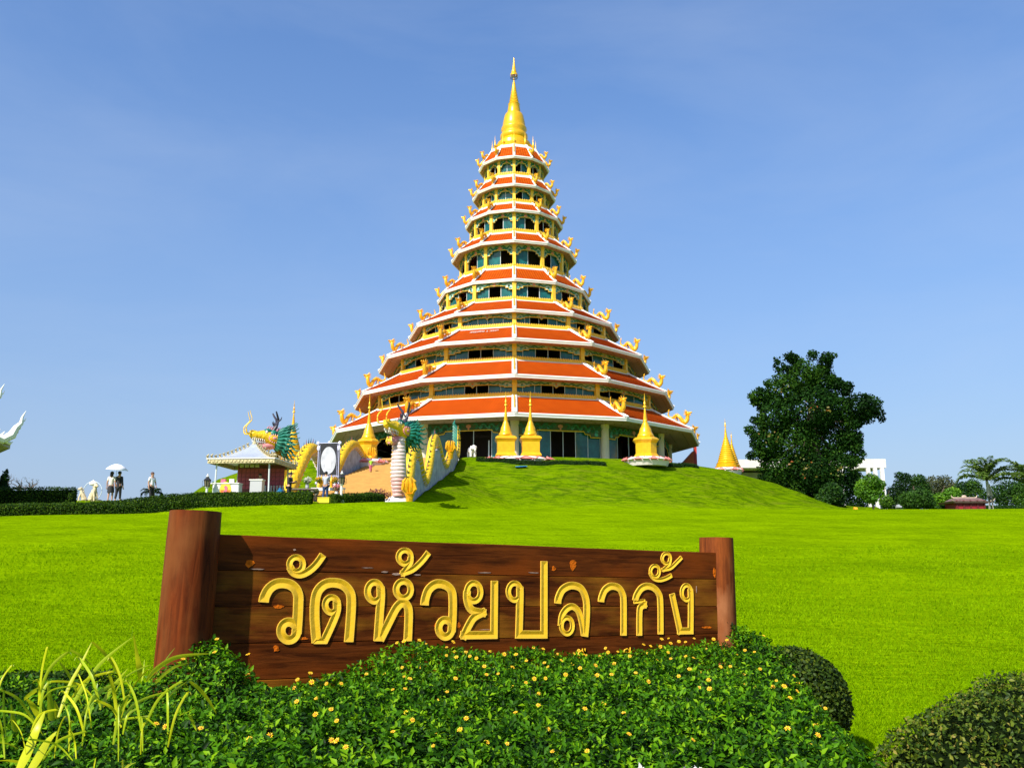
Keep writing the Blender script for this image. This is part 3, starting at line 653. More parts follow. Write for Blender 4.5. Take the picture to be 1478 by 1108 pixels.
def catmull(pts, k=8):
    P_ = [Vector(p) for p in pts]; out = []
    for i in range(len(P_) - 1):
        a, b, c, d = P_[max(i - 1, 0)], P_[i], P_[i + 1], P_[min(i + 2, len(P_) - 1)]
        for j in range(k):
            t = j / k; out.append(.5 * ((2 * b) + (c - a) * t + (2 * a - 5 * b + 4 * c - d) * t * t + (3 * b - a - 3 * c + d) * t ** 3))
    return out + [P_[-1]]
def dragon_head(root, M, s, ml=1.0, op=.12):
    """head built facing -y, centre at origin, about 1 unit tall, placed by matrix M (scaled by s)"""
    def mb(): b = MB(); b.M = M @ Matrix.Scale(s, 4); return b
    h_ = mb()
    h_.tube([(0, .45, -.18), (0, .15, -.02), (0, -.10, .08), (0, -.35, .10), (0, -.62, .07), (0, -.82, .10), (0, -.93, .13)], [.30, .34, .34, .25, .20, .21, .13], 12, 0)
    for q in (-1, 1):
        h_.ball((q * .16, -.14, .33), (.14, .19, .12), 1, 8, 5); h_.ball((q * .20, .12, .22), (.16, .22, .18), 1, 8, 5)      # teal brow
        h_.ball((q * .22, -.22, .26), (.085, .085, .085), 4, 8, 5)   # eye
        h_.ball((q * .245, -.275, .265), (.04, .04, .04), 3, 6, 4)
        h_.ball((q * .12, -.86, .22), (.075, .09, .06), 0, 7, 4)     # nostril
    hd = h_.obj('head', [DY, DT, DPK, DK, DW], root, True)
    j = mb(); j.M = j.M @ Matrix.Translation((0, .2, -.15)) @ Matrix.Rotation(op, 4, 'X') @ Matrix.Translation((0, -.2, .15)); j.tube([(0, .22, -.26), (0, -.10, -.34), (0, -.42, -.40), (0, -.70, -.38)], [.20, .19, .15, .08], 10, 0)
    j.tube([(0, -.05, -.20), (0, -.35, -.27), (0, -.60, -.24), (0, -.72, -.16)], [.10, .09, .07, .02], 8, 0)
    j.obj('jaw', [DPK], root, True); t_ = mb(); t_.ball((0, -.18, -.14), (.15, .30, .10), 0, 10, 6); t_.obj('mouth', mat('mouth_red', (.30, .01, .01), .5), root, True)
    for q in (-1, 1):
        g = mb()
        for k in range(7):
            y = -.25 - .09 * k; g.lathe([(.028, 0), (.02, -.07), (.004, -.12 - .05 * (k == 5))], (q * (.17 - .006 * k), y, -.08), 5)
            g.lathe([(.024, 0), (.016, .06), (.003, .10)], (q * (.13 - .006 * k), y + .04, -.26), 5)
        tag(g.obj('teeth', DW, root), kind='stuff')
    for q in (-1, 1):
        n_ = mb(); n_.tube(catmull([(q * .13, .08, .34), (q * .17, .20, .60), (q * .16, .24, .92), (q * .30, .12, 1.16), (q * .34, .06, 1.28)], 4), [.07 * (1 - i / 22) + .012 for i in range(17)], 7, 0)
        n_.tube([(q * .16, .23, .80), (q * .22, .36, .95), (q * .24, .38, 1.08)], [.04, .03, .01], 6); n_.tube([(q * .17, .20, .62), (q * .10, .08, .74), (q * .11, .04, .84)], [.04, .03, .01], 6); n_.obj('horn', DK, root, True)
        wk = mb(); wk.tube(catmull([(q * .14, -.90, .12), (q * .24, -1.12, .10), (q * .26, -1.18, .40), (q * .24, -.98, .72), (q * .22, -1.06, .98), (q * .22, -1.12, 1.15)], 5), [.035 * (1 - i / 30) + .006 for i in range(40)], 6); wk.obj('whisker', GOLD2, root, True)
        # gold ear disc with pink rim
        e = mb(); e.ball((q * .34, .18, -.02), (.05, .26, .17), 0, 12, 6)
        for k in range(16):
            a = k / 16 * 2 * pi; e.lathe([(.035, 0), (.0, .10)], (q * .34, .18 + .27 * cos(a), -.04 + .18 * sin(a)), 5, 1)
        e.ball((q * .38, .16, .0), (.03, .10, .07), 1, 8, 4); e.obj('ear', [GOLDO, DPK], root, True)
    mn = mb(); random.seed(5)
    for layer, (r0, ln) in enumerate(((.30, .62), (.26, .85), (.2, 1.0))):
        for k in range(19):
            a = -pi / 2 + .35 + (2 * pi - .7) * k / 18 + layer * .06
            d = Vector((cos(a), 0, sin(a))); p0 = d * r0 + Vector((0, .30 + .08 * layer, -.05)); L = ln * ml * random.uniform(.85, 1.1)
            pts = [p0, p0 + d * L * .35 + Vector((0, .25 * L, 0)), p0 + d * L * .55 + Vector((0, .55 * L, .05)), p0 + d * L * .80 + Vector((0, .75 * L, -.03)), p0 + d * L * .92 + Vector((0, .98 * L, .06))]
            mn.tube(catmull(pts, 3), [.085 * (1 - i / 13.5) + .006 for i in range(13)], 5)
    mn.obj('mane', DT, root, True)
    cr = mb()
    for k in range(6): cr.tube([(0, .28 - .1 * k, .36 - .01 * k), (0, .36 - .1 * k, .52), (0, .44 - .1 * k, .62)], [.05, .035, .005], 5, flat=.5)
    cr.obj('crest', DPK, root, True)
    bd = mb()
    for k in range(7): bd.tube([(0 + .1 * (k - 3) / 3, -.55 - .03 * (k % 2), -.42), (.14 * (k - 3) / 3, -.58, -.62), (.18 * (k - 3) / 3, -.50, -.72 - .05 * (k % 2))], [.05, .04, .008], 5)
    bd.obj('beard', GOLD2, root, True)

def body_along(root, key, x0, y0, spikes=True, belly=True):
    """key: list of (s, z, radius) along the stair edge; thing-local coordinates"""
    o3 = Vector((x0, y0, 0)) - Vector(root.location) + Vector((0, 0, 0)); o3.z = -root.location.z
    kp = [Vector((s, z, r)) for s, z, r in key]; sm = catmull(kp, 9)
    C = [o3 + u3 * p.x + Vector((0, 0, p.y)) for p in sm]; rd = [p.z for p in sm]
    # yellow back tube and paler belly tube on the inner side of the curve
    m = MB(); m.tube(C, rd, 14, 0); m.obj('body', DY, root, True)
    N = len(C); bl = MB(); sp = MB(); L = 0
    seg = []
    for i in range(1, N - 1):
        t = (C[i + 1] - C[i - 1]).normalized(); nrm = Vector((0, 0, 1)) - t * t.z
        side = t.cross(Vector((p3.x, p3.y, 0))).normalized(); 
        if side.z > 0: side = -side
        seg.append((C[i], t, side, rd[i]))
    # belly bands
    prevside = None; acc = 0; dirn = seg[0][1].cross(Vector((p3.x, p3.y, 0))).normalized()
    for i, (c, t, side, r) in enumerate(seg):
        d = t.cross(Vector((p3.x, p3.y, 0))).normalized()
        # d keeps one side of the ribbon: belly; -d is the back with spikes
        if i % 2 == 0:
            a = [c + d * r * .62 + Vector((p3.x, p3.y, 0)) * r * .72 * q for q in (-1, -.4, .4, 1)]
            bl = MB(); bl.tube([c + d * r * .45 + p3 * r * -.86, c + d * r * .95 + p3 * r * -.42, c + d * r * 1.04, c + d * r * .95 + p3 * r * .42, c + d * r * .45 + p3 * r * .86], r * .16, 5, 0)
            bl.obj('belly_plate', DB, root, True)
        if i % 2 == 1 and spikes:
            b0 = c - d * r * .9; hh = .34 + .26 * r; sp.add([b0 - t * .16, b0 + t * .16, b0 - d * hh + t * .18, b0 + p3 * .05, b0 - p3 * .05], [(0, 1, 2), (0, 3, 2), (3, 1, 2), (0, 4, 2), (4, 1, 2)], 1 if i % 6 == 1 else 0)
    if belly: pass
    if spikes: sp.obj('back_spikes', [DT, DPK], root)
    return C, rd
def claw(root, c, s, col=GOLDO):
    m = MB(); c = Vector(c)
    m.tube([c + Vector((0, .1, -.55 * s)), c + Vector((0, 0, -.2 * s)), c], [.16 * s, .2 * s, .28 * s], 8)
    for k in range(4):
        a = (k - 1.5) * .55; m.tube([c + Vector((sin(a) * .12 * s, -.05, .0)), c + Vector((sin(a) * .42 * s, -.25 * s, .25 * s)), c + Vector((sin(a) * .40 * s, -.32 * s, .62 * s)), c + Vector((sin(a) * .22 * s, -.38 * s, .80 * s))], [.13 * s, .12 * s, .09 * s, .02 * s], 6)
    m.obj('claw', col, root, True)
def parapet(root, x0, y0, key):
    """textured wall under the arches: follows the body where it is above the ground"""
    o = Vector((x0, y0, 0)) - Vector((root.location.x, root.location.y, 0)); kp = catmull([Vector((s, z, r)) for s, z, r in key], 9)
    n = MB(); vs = []; fs = []
    for p in kp:
        s_ = p.x; gz = ramp_z(s_) - .45; top = max(gz + .3, min(p.y - p.z * .5, ramp_z(s_) + 2.6))
        for q in (-.14, .14):
            b = o + u3 * s_ + p3 * q; vs += [(b.x, b.y, gz - root.location.z), (b.x, b.y, top - root.location.z)]
    for i in range(len(kp) - 1):
        a = i * 4; b = a + 4; fs += [(a, a + 1, b + 1, b), (a + 2, b + 2, b + 3, a + 3), (a + 1, a + 3, b + 3, b + 1)]
    n.add(vs, fs); n.obj('side_wall', ST, root)

# right dragon, faces down the stairs towards the lawn
x0, y0 = -7.35, 59.0
rz_ = h(x0, y0)
rd_ = thing('dragon_statue', 'yellow dragon statue with open jaw on a white pedestal at the right of the stairs', 'statue', (x0, y0, rz_))
keyR = [(-.2, rz_ + 4.6, .50), (-.45, rz_ + 3.8, .52), (-.35, rz_ + 2.6, .62), (.1, rz_ + 1.5, .60), (1.2, rz_ + .95, .52), (2.4, 7.0, .50), (3.4, 8.8, .48), (4.5, 9.75, .48), (5.6, 9.2, .46), (7.0, 8.0, .45), (8.3, 7.7, .44), (9.8, 8.9, .43), (11.0, 10.8, .42), (12.2, 11.5, .41), (13.6, 11.0, .40), (15.6, 9.9, .38), (17.6, 9.9, .34), (19.2, 11.2, .31), (20.6, 11.9, .29), (21.8, 11.7, .27), (22.8, 11.3, .25), (23.8, 11.6, .24), (24.2, 13.0, .20), (23.6, 14.2, .06)]
keyR = [(a, b, c * (.80 if a > 1 else .85)) for a, b, c in keyR]
body_along(rd_, keyR, x0, y0)
m = MB(); o_ = Vector((0, 0, 0))
CROSE = mat('chest_rose', (.66, .40, .36), .5, 0, 2, .2)
m = MB(); NCH = 16
def chw(q): return .28 + .17 * max(0, sin(min(1, .08 + q * .95) * pi)) ** .8, -.38 - .34 * sin(q * pi)
for k in range(NCH * 2 + 1): pass
m.v = []; vs = []; fs = []
for k in range(NCH + 1):
    q = k / NCH; w_, y_ = chw(q); z = .85 + q * 3.75
    for i in range(18): a = 2 * pi * i / 18; vs.append((w_ * .96 * cos(a), y_ + .36 * sin(a), z))
for k in range(NCH):
    for i in range(18): l_ = (i + 1) % 18; fs.append((k * 18 + i, k * 18 + l_, k * 18 + 18 + l_, k * 18 + 18 + i))
m.add(vs, fs); m.obj('chest', CROSE, rd_, 'all')
for k in range(NCH):                                           # broad belly plates, each a little proud with a recessed joint
    q = (k + .5) / NCH; w_, y_ = chw(q); z = .85 + q * 3.75; hh = 3.75 / NCH * .5; m = MB(); vs = []; fs = []
    pf = [(-hh * .96, .0), (-hh * .55, .045), (hh * .5, .045), (hh * .96, .005)]
    for dz, e in pf:
        for i in range(15): a = pi + pi * i / 14; vs.append(((w_ + e) * cos(a), y_ + (.37 + e) * sin(a), z + dz))
    for j in range(3):
        for i in range(14): fs.append((j * 15 + i, j * 15 + i + 1, j * 15 + 16 + i, j * 15 + 15 + i))
    m.add(vs, fs); m.obj('chest_plate', DB if k > 4 else CROSE, rd_, 'all')
dragon_head(rd_, Matrix.Translation((-.05, -.45, 5.15)) @ Matrix.Rotation(R(-34), 4, 'Z') @ Matrix.Rotation(R(-8), 4, 'X'), 1.5, .62, .32)
parapet(rd_, x0, y0, [k for k in keyR if k[0] > 2 and k[0] < 23.5])
m = MB(); m.ball((0, 0, .3), (.95, .85, .75), 0, 12, 8); m.ball((.4, -.35, -.05), (.7, .55, .6), 0, 10, 6); m.ball((-.6, -.3, .35), (.6, .45, .4), 0, 10, 6); m.obj('pedestal', STW, rd_, True)
claw(rd_, (.75, -.75, 1.0), 1.25); q = Vector((x0, y0, 0)) + u3 * 16.2 + p3 * .6; claw(rd_, (q.x - x0, q.y - y0, 10.9 - rz_), 1.1)
m = MB(); q = u3 * 24.3; 
for k in range(7): m.tube([Vector((q.x, q.y, 12.3 + k * .25 - rz_)), Vector((q.x - .55, q.y, 12.9 + k * .27 - rz_)), Vector((q.x - .35, q.y + .1, 13.5 + k * .25 - rz_))], [.16, .14, .02], 5, flat=.4)
m.obj('tail_fin', DT, rd_, True)
# left dragon
x0, y0 = -16.0, 60.2; lz = h(x0, y0)
ld_ = thing('dragon_statue', 'yellow dragon statue with teal mane looking left over the silver roofed kiosk', 'statue', (x0, y0, lz))
keyL = [(-.6, lz + 3.0, .62), (.0, lz + 1.4, .66), (2.0, lz + .7, .62), (3.6, 7.0, .62), (5.2, 8.7, .60), (7.0, 10.0, .58), (8.9, 10.1, .58), (10.6, 9.2, .55), (12.4, 8.7, .52), (14.3, 9.4, .50), (16.6, 11.1, .50), (19.0, 12.0, .50), (21.2, 11.7, .47), (23.2, 11.0, .42), (24.8, 11.2, .35), (26.0, 12.3, .28), (27.0, 11.9, .24), (27.6, 12.6, .08)]
keyL = [(a, b, c * .86) for a, b, c in keyL]
body_along(ld_, keyL, x0, y0)
Mh = Matrix.Translation((-.25, -.3, 4.85)) @ Matrix.Rotation(R(-62), 4, 'Z') @ Matrix.Rotation(R(-5), 4, 'X')
m = MB(); m.tube([(-.0, 0, 2.0), (.45, .2, 3.0), (.2, .1, 4.0)], [.66, .60, .55], 12); m.obj('neck', DY, ld_, True)
dragon_head(ld_, Mh, 1.42, .82)
parapet(ld_, x0, y0, [k for k in keyL if 12 < k[0] < 24])
q = u3 * 22.5 + p3 * .9; claw(ld_, (q.x, q.y, 11.3 - lz), 1.1)

# ---------------------------------------------------------------- stupas round the pagoda
LOT = mat('lotus_white', (.78, .70, .68), .6, 0, 3, .1)
def lotus(root, r, z=0):
    m = MB(); m.lathe([(r * .9, z - .4), (r, z + .05), (r * .96, z + .18), (r * .80, z + .42), (r * .7, z + .46)], n=24); n_ = max(14, int(r * 9))
    for k in range(n_):
        a = 2 * pi * k / n_; c = Vector((cos(a), sin(a), 0)); t_ = Vector((-sin(a), cos(a), 0)); w_ = pi * r / n_ * 1.05
        b0 = c * r * .98 + Vector((0, 0, z + .02)); b1 = c * r * 1.10 + Vector((0, 0, z + .16)); tp = c * r * .96 + Vector((0, 0, z + .42))
        m.add([b0 - t_ * w_ * .6, b0 + t_ * w_ * .6, b1 + t_ * w_, b1 - t_ * w_, tp], [(0, 1, 2, 3), (3, 2, 4)], 1 if k % 2 else 0)
        m.tube([b0 - t_ * w_ + c * .03, b1 - t_ * w_ + c * .03, tp + c * .02, b1 + t_ * w_ + c * .03, b0 + t_ * w_ + c * .03], .03, 4, 1)
    m.obj('lotus_base', [LOT, PINK], root)
def stupa(label, px, d, z0, ht, kind, wd, group='gold stupas round the pagoda', base=True):
    x = at(px, 600, d).x; root = thing('stupa', label, 'stupa', (x, d, z0), random.uniform(-.1, .1) if kind != 'sq' else .05, group)
    zb = .0
    if base: lotus(root, wd * (.92 if kind != 'cone' else .62)); zb = .45
    m = MB(); k = wd / 2
    if kind == 'cone':
        prof = [(k, zb), (k * 1.02, zb + .15), (k * .9, zb + .2), (k * .92, zb + .45), (k * .8, zb + .5)]; z = zb + .5; r = k * .80; H2 = ht * .62
        while r > k * .12: prof += [(r, z), (r * 1.05, z + .08), (r * .93, z + .2)]; z += .235; r = k * .80 * (1 - (z - zb - .5) / H2)
        m.lathe(prof, n=18); m.obj('body', GOLD, root, True); zs_ = z; rs = k * .13
    else:
        n = 4 if kind == 'sq' else 8; q = 2 ** .5 if n == 4 else 1.08; rot = pi / 4 if n == 4 else pi / 8
        H1 = ht * .30
        m.lathe([(a * k * q, zb + b * H1) for a, b in ((.95, 0), (1.0, .05), (.9, .14), (.82, .2), (.82, .72), (.9, .8), (1.02, .88), (1.0, .93), (.86, 1.0), (.7, 1.04))], n=n, rot=rot)
        m.lathe([(k * .72, zb + H1), (k * .74, zb + H1 * 1.08), (k * .6, zb + H1 * 1.12)], n=n, rot=rot); m.obj('body', GOLD, root)
        b_ = MB(); z = zb + H1 * 1.1; b_.lathe([(k * a, z + ht * c) for a, c in ((.66, 0), (.62, .03), (.56, .04), (.50, .07), (.46, .11), (.34, .15), (.28, .18), (.24, .20))], n=20); b_.obj('bell', GOLD, root, True)
        zs_ = z + ht * .20; rs = k * .22
    s_ = MB(); z = zs_; top = zb + ht; L = top - z; pr = []
    nn = 7
    for i in range(nn): f = i / nn; pr += [(rs * (1 - .72 * f), z + L * .5 * f), (rs * (.78 - .6 * f), z + L * .5 * (f + .09))]
    z2 = z + L * .5; pr += [(rs * .2, z2), (rs * .75, z2 + L * .03), (rs * .55, z2 + L * .08), (rs * .25, z2 + L * .11), (rs * .5, z2 + L * .14), (rs * .3, z2 + L * .22), (rs * .12, z2 + L * .25), (rs * .28, z2 + L * .28), (rs * .1, z2 + L * .38), (rs * .05, z2 + L * .5)]
    s_.lathe(pr, n=12); s_.obj('finial', GOLD, root, True)
    return root
def zpx(py, d): return at(739, py, d).z
zc = h(-.5, 83)
stupa('square bodied gold stupa in front of the pagoda door, left one of the touching pair', 730, 83.2, zc + .12, 6.2, 'sq', 1.95, base=False)
stupa('square bodied gold stupa in front of the glass doors, right one of the touching pair', 765.5, 83.2, zc + .12, 6.2, 'sq', 1.95, base=False)
lp = thing('lotus_pedestal', 'long pink and white lotus plinth under the pair of square stupas', 'pedestal', (at(748, 600, 83.2).x, 83.2, h(.5, 83) - .3)); m = MB(); lotus(lp, 1.0)
lp.scale = (3.0, 1.45, .95)
stupa('eight sided gold stupa on a round lotus base before the right faces of the pagoda', 931, 84.5, h(12.5, 84.5) + .1, 6.2, 'oct', 2.35)
stupa('gold stupa with stepped body on the mound behind the open mouthed dragon', 533, 83, h(-13.5, 83) + .4, 6.2, 'oct', 1.9)
stupa('tall ribbed gold cone stupa rising behind the left dragon and kiosk', 424, 99, h(-24, 99) + .0, 7.4, 'cone', 3.2)
stupa('ribbed gold cone stupa on a lotus base at the right shoulder of the mound', 1046, 97, zpx(681, 97), 5.4, 'cone', 2.5)
stupa('small gold stupa peeping out behind the ribbed stupa at the right shoulder', 1054, 106, zpx(678, 106), 4.6, 'cone', 2.0, base=False)

# white elephant by the door, blue sheet, low hedges at the plinth
el = thing('elephant_statue', 'small white stone elephant statue beside the pagoda entrance', 'statue', (at(682, 600, 84).x, 84, h(-3.7, 84)), R(25))
m = MB(); m.ball((0, .15, .62), (.36, .48, .38), 0, 12, 8); m.ball((0, -.38, .82), (.25, .26, .27), 0, 10, 7)
m.tube([(0, -.58, .80), (0, -.72, .55), (0, -.74, .25), (0, -.66, .12)], [.11, .09, .06, .045], 8)
for a in (-1, 1):
    m.ball((a * .26, -.30, .82), (.05, .16, .2), 0, 8, 5)
    for y in (-.18, .42): m.tube([(a * .2, y, .5), (a * .2, y, 0)], [.14, .12], 8)
m.tube([(0, .6, .7), (0, .68, .4)], [.03, .02], 5); m.obj('body', STW, el, True)
for a, b, zt_ in ((.2, .2, 1),):
    pass
hedge('clipped_hedge', 'low dark hedge along the mound crest below the pair of stupas', [(-3.2, 81.8), (3, 81.3), (8.5, 82.0)], .7, .24, 6000, .09, LDARK, group='low hedges on the mound crest')
hedge('clipped_hedge', 'low dark hedge below the lotus base of the eight sided stupa', [(12.0, 83.4), (15.5, 85.8), (18, 88)], .7, .28, 3500, .09, LDARK, group='low hedges on the mound crest')
bt = MB(); p = at(752, 658, 80.3); 
for k in range(3): bt.box((k * .3 - .3, .02 * k, .05 + .02 * k), (.4, .6, .05), 0, .1 * k)
o = bt.obj('tarpaulin', mat('blue_plastic', (.02, .22, .55), .4)); o.location = (p.x, 80.3, h(p.x, 80.3) + .05); tag(o, 'small blue plastic sheet lying folded on the grass below the pair of stupas', 'tarpaulin')
# red gate pillar at the far right edge of the pagoda
p = at(998, 650, 113); gp = thing('gate_pillar', 'red pillar with sloping orange roof and gold dragon at the right edge of the pagoda', 'pillar', (p.x, 113, 12.4))
RED = mat('red_paint', (.50, .03, .015), .5, 0, 3, .2); m = MB(); m.box((.45, 0, .6), (.35, .35, 8.0)); m.obj('shaft', RED, gp)
m = MB(); m.prism([(-2.0, .9), (.25, 3.3), (.25, .9)], -.2, 1.5); m.obj('roof', mat('roof_orange', (.60, .12, .02), .6, 0, 3, .2), gp)
d = link('roof_dragon', DRG, gp, (.35, 0, 4.5), R(90)); d.scale = (1.6, 1.3, 1.6)

# ---------------------------------------------------------------- people
SKIN = mat('skin', (.48, .26, .16), .55); HAIR = mat('hair_black', (.012, .009, .008), .45); HAIRB = mat('hair_brown', (.09, .03, .012), .45)
import bmesh
def skinned(name, nodes, edges, mats, parent, lev=2):
    bm = bmesh.new(); ly = bm.verts.layers.skin.verify(); vs = []
    for c, r in nodes:
        v = bm.verts.new(c); v[ly].radius = (r, r) if not hasattr(r, '__len__') else r; vs.append(v)
    vs[0][ly].use_root = True
    for a, b in edges: bm.edges.new((vs[a], vs[b]))
    me = bpy.data.meshes.new(name); bm.to_mesh(me); bm.free(); me.materials.append(mats)
    o = link(name, me, parent); md = o.modifiers.new('skin', 'SKIN'); md.use_smooth_shade = True
    sb = o.modifiers.new('sub', 'SUBSURF'); sb.levels = lev; sb.render_levels = lev; return o
def person(label, x, y, ht, face, top, bottom, hair=HAIR, armL=None, armR=None, long_hair=False, skirt=False, coat=False, stride=.06, z=None, head_turn=0, lean=0, group=None, tint=None):
    """armL / armR: list of two offsets (elbow, hand) relative to the shoulder, in units of body height; figure faces -y before turning"""
    z = h(x, y) if z is None else z
    root = thing('person', label, 'person', (x, y, z), face, group); S = ht
    aL = armL or [(.035, .02, -.17), (.045, -.03, -.32)]; aR = armR or [(-.035, .02, -.17), (-.045, -.03, -.32)]
    n = [((0, 0, .53), .075), ((0, lean * .3, .62), .068), ((0, lean * .7, .73), .078), ((0, lean, .81), .062), ((0, lean - .005, .855), .030), ((0, lean - .012, .895), .050), ((0, lean - .010, .945), .052), ((0, lean - .005, .985), .030)]
    e = [(0, 1), (1, 2), (2, 3), (3, 4), (4, 5), (5, 6), (6, 7)]
    for s, a in ((1, aL), (-1, aR)):
        sh = Vector((s * .095, lean, .80)); b = len(n); n += [(tuple(sh), .032), (tuple(sh + Vector(a[0])), .024), (tuple(sh + Vector(a[1])), .016), (tuple(sh + Vector(a[1]) + (Vector(a[1]) - Vector(a[0])).normalized() * .045), .018), ]
        e += [(3, b), (b, b + 1), (b + 1, b + 2), (b + 2, b + 3)]
    for s in (1, -1):
        b = len(n); yy = s * stride
        n += [((s * .05, 0, .48), .058), ((s * .055, yy * .35 - .01, .28), .036), ((s * .055, yy + .01, .06), .022), ((s * .055, yy + .008, .025), .024), ((s * .06, yy - .06, .018), .020)]
        e += [(0, b), (b, b + 1), (b + 1, b + 2), (b + 2, b + 3), (b + 3, b + 4)]
    sc3 = lambda L: [((c[0] * S, c[1] * S, c[2] * S), r * S) for c, r in L]
    skinned('body', sc3(n), e, SKIN, root)
    # face
    m = MB(); hz = .935 * S; hy = (lean - .010) * S
    m.ball((0, hy - .056 * S, hz - .005 * S), (.008 * S, .014 * S, .016 * S), 0, 6, 4)
    for s in (-1, 1):
        m.ball((s * .020 * S, hy - .050 * S, hz + .008 * S), (.008 * S, .005 * S, .005 * S), 1, 6, 4); m.ball((s * .053 * S, hy + .005 * S, hz), (.007 * S, .012 * S, .018 * S), 0, 6, 4)
    m.ball((0, hy - .052 * S, hz - .030 * S), (.016 * S, .005 * S, .005 * S), 2, 6, 4); f = m.obj('face', [SKIN, HAIR, mat('lips', (.4, .1, .08), .5)], root, True)
    for s, a in ((1, aL), (-1, aR)):     # fingers
        sh = Vector((s * .095, lean, .80)); dd = (Vector(a[1]) - Vector(a[0])).normalized(); w_ = sh + Vector(a[1]) + dd * .045; sd_ = dd.cross(Vector((0, 1, .1))).normalized(); m = MB()
        for k in range(4): p0 = (w_ + sd_ * (k - 1.5) * .009) * S; m.tube([p0, p0 + dd * .022 * S, p0 + (dd + Vector((0, -.5, 0))) * .034 * S], [.0055 * S, .005 * S, .004 * S], 5)
        p0 = (w_ - dd * .02 + sd_ * .017) * S; m.tube([p0, p0 + (dd + sd_) * .018 * S, p0 + (dd * 1.4 + sd_) * .024 * S], [.006 * S, .0055 * S, .004 * S], 5); m.obj('fingers', SKIN, root, True)
    hr = MB(); hr.ball((0, hy + .012 * S, hz + .020 * S), (.062 * S, .064 * S, .058 * S), 0, 14, 9)
    if long_hair: hr.tube([(0, hy + .035 * S, hz + .02 * S), (0, hy + .05 * S, hz - .05 * S), (0, hy + .052 * S, hz - .12 * S)], [.055 * S, .055 * S, .035 * S], 10)
    hr.obj('hair', hair, root, True)
    # clothes: skins a little wider than the body
    t = [((0, 0, .50), .088), ((0, lean * .3, .61), .080), ((0, lean * .7, .73), .087), ((0, lean, .80), .068), ((0, lean, .83), .040)]
    te = [(0, 1), (1, 2), (2, 3), (3, 4)]
    for s, a in ((1, aL), (-1, aR)):
        sh = Vector((s * .095, lean, .80)); b = len(t); q = 1.0 if coat else .72; el_ = sh + Vector(a[0]) * q; t += [(tuple(sh), .043), (tuple(el_), .036)]; te += [(3, b), (b, b + 1)]
        if coat: t += [(tuple(sh + Vector(a[0]).lerp(Vector(a[1]), .8)), .028)]; te += [(b + 1, b + 2)]
    if coat: t = [((0, 0, .36), .085)] + t; te = [(0, 1)] + [(a + 1, b + 1) for a, b in te]
    skinned('shirt', sc3(t), te, top, root)
    if skirt:
        m = MB(); m.lathe([(.085 * S, .52 * S), (.10 * S, .44 * S), (.115 * S, .30 * S), (.11 * S, .30 * S), (.07 * S, .50 * S)], n=16); m.obj('skirt', bottom, root, True)
    else:
        t = [((0, 0, .53), .084)]; te = []
        for s in (1, -1):
            b = len(t); yy = s * stride; t += [((s * .05, 0, .47), .066), ((s * .055, yy * .35 - .01, .28), .046), ((s * .055, yy + .01, .07), .036)]; te += [(0, b), (b, b + 1), (b + 1, b + 2)]
        skinned('trousers', sc3(t), te, bottom, root)
    m = MB()
    for s in (1, -1): m.ball((s * .057 * S, (s * stride - .025) * S, .018 * S), (.026 * S, .062 * S, .020 * S), 0, 8, 5)
    m.obj('shoes', BLACK, root, True)
    return root
WSH = mat('white_shirt', (.72, .72, .74), .8); CSH = mat('cream_coat', (.70, .66, .58), .8); GSH = mat('grey_shirt', (.42, .43, .50), .85); JEAN = mat('blue_jeans', (.02, .05, .14), .85)
NEON = mat('neon_shirt', (.30, .62, .03), .8); PKS = mat('pink_shorts', (.62, .14, .22), .8); PINKSH = mat('pink_shirt', (.62, .38, .40), .8)
D0 = 50.8
def gp_(px, d): q = at(px, 700, d); return q.x, d
x, y = gp_(160.5, D0); person('person seen from behind in a long white coat sharing a white umbrella', x, y, 1.66, pi + .1, CSH, BLACK, long_hair=True, skirt=True, coat=False, stride=.03)
x, y = gp_(171.5, D0); pu = person('person in a black jacket walking under a white umbrella, raised right arm holding it', x, y, 1.68, pi - .15, BLACK, BLACK, coat=True, armL=[(.05, -.03, -.16), (.03, -.08, .0)], stride=.05)
um = thing('umbrella', 'white open umbrella held over the pair of walkers behind the hedge', 'umbrella', (at(166.5, 700, D0 - .1).x, D0 - .12, h(x, D0) + 1.3))
m = MB(); n = 8; vs = []; fs = []
rg = [(0, .78), (.2, .74), (.42, .62), (.62, .44)]
for r_, z_ in rg:
    for i in range(16): a = 2 * pi * i / 16; k = 1 if i % 2 == 0 else .95; vs.append((r_ * k * cos(a), r_ * k * sin(a), z_ + (.0 if i % 2 == 0 else .02 * r_)))
for j in range(3):
    for i in range(16): l_ = (i + 1) % 16; fs.append((j * 16 + i, j * 16 + l_, j * 16 + 16 + l_, j * 16 + 16 + i))
m.add(vs, fs); cn = m.obj('canopy', mat('umbrella_fabric', (.85, .85, .86), .7), um, True); sm_ = cn.modifiers.new('thick', 'SOLIDIFY'); sm_.thickness = .006
m = MB(); m.tube([(0, 0, -.02), (0, 0, .86)], .010, 6); m.tube([(0, 0, -.02), (.03, 0, -.06), (.06, 0, -.02)], .012, 6)
for i in range(8): a = 2 * pi * i / 8; m.tube([(0, 0, .76), (.42 * cos(a), .42 * sin(a), .61), (.62 * cos(a), .62 * sin(a), .43)], .005, 4)
m.obj('shaft', STEEL, um); um.rotation_euler = (R(4), R(5), 0)
x, y = gp_(219, D0); person('person with short brown hair in a white shirt and dark trousers beside the cycad', x, y, 1.64, R(62), WSH, BLACK, hair=HAIRB, armL=[(.04, -.03, -.16), (.01, -.09, -.27)])
x, y = gp_(417.5, 50.9); pb = person('person in a long black dress reading a phone at the right corner of the kiosk', x, y, 1.66, R(75), BLACK, BLACK, coat=True, skirt=False, armL=[(.02, -.02, -.16), (-.03, -.15, -.14)], armR=[(-.02, -.02, -.16), (.03, -.15, -.14)], lean=-.025, stride=.02)
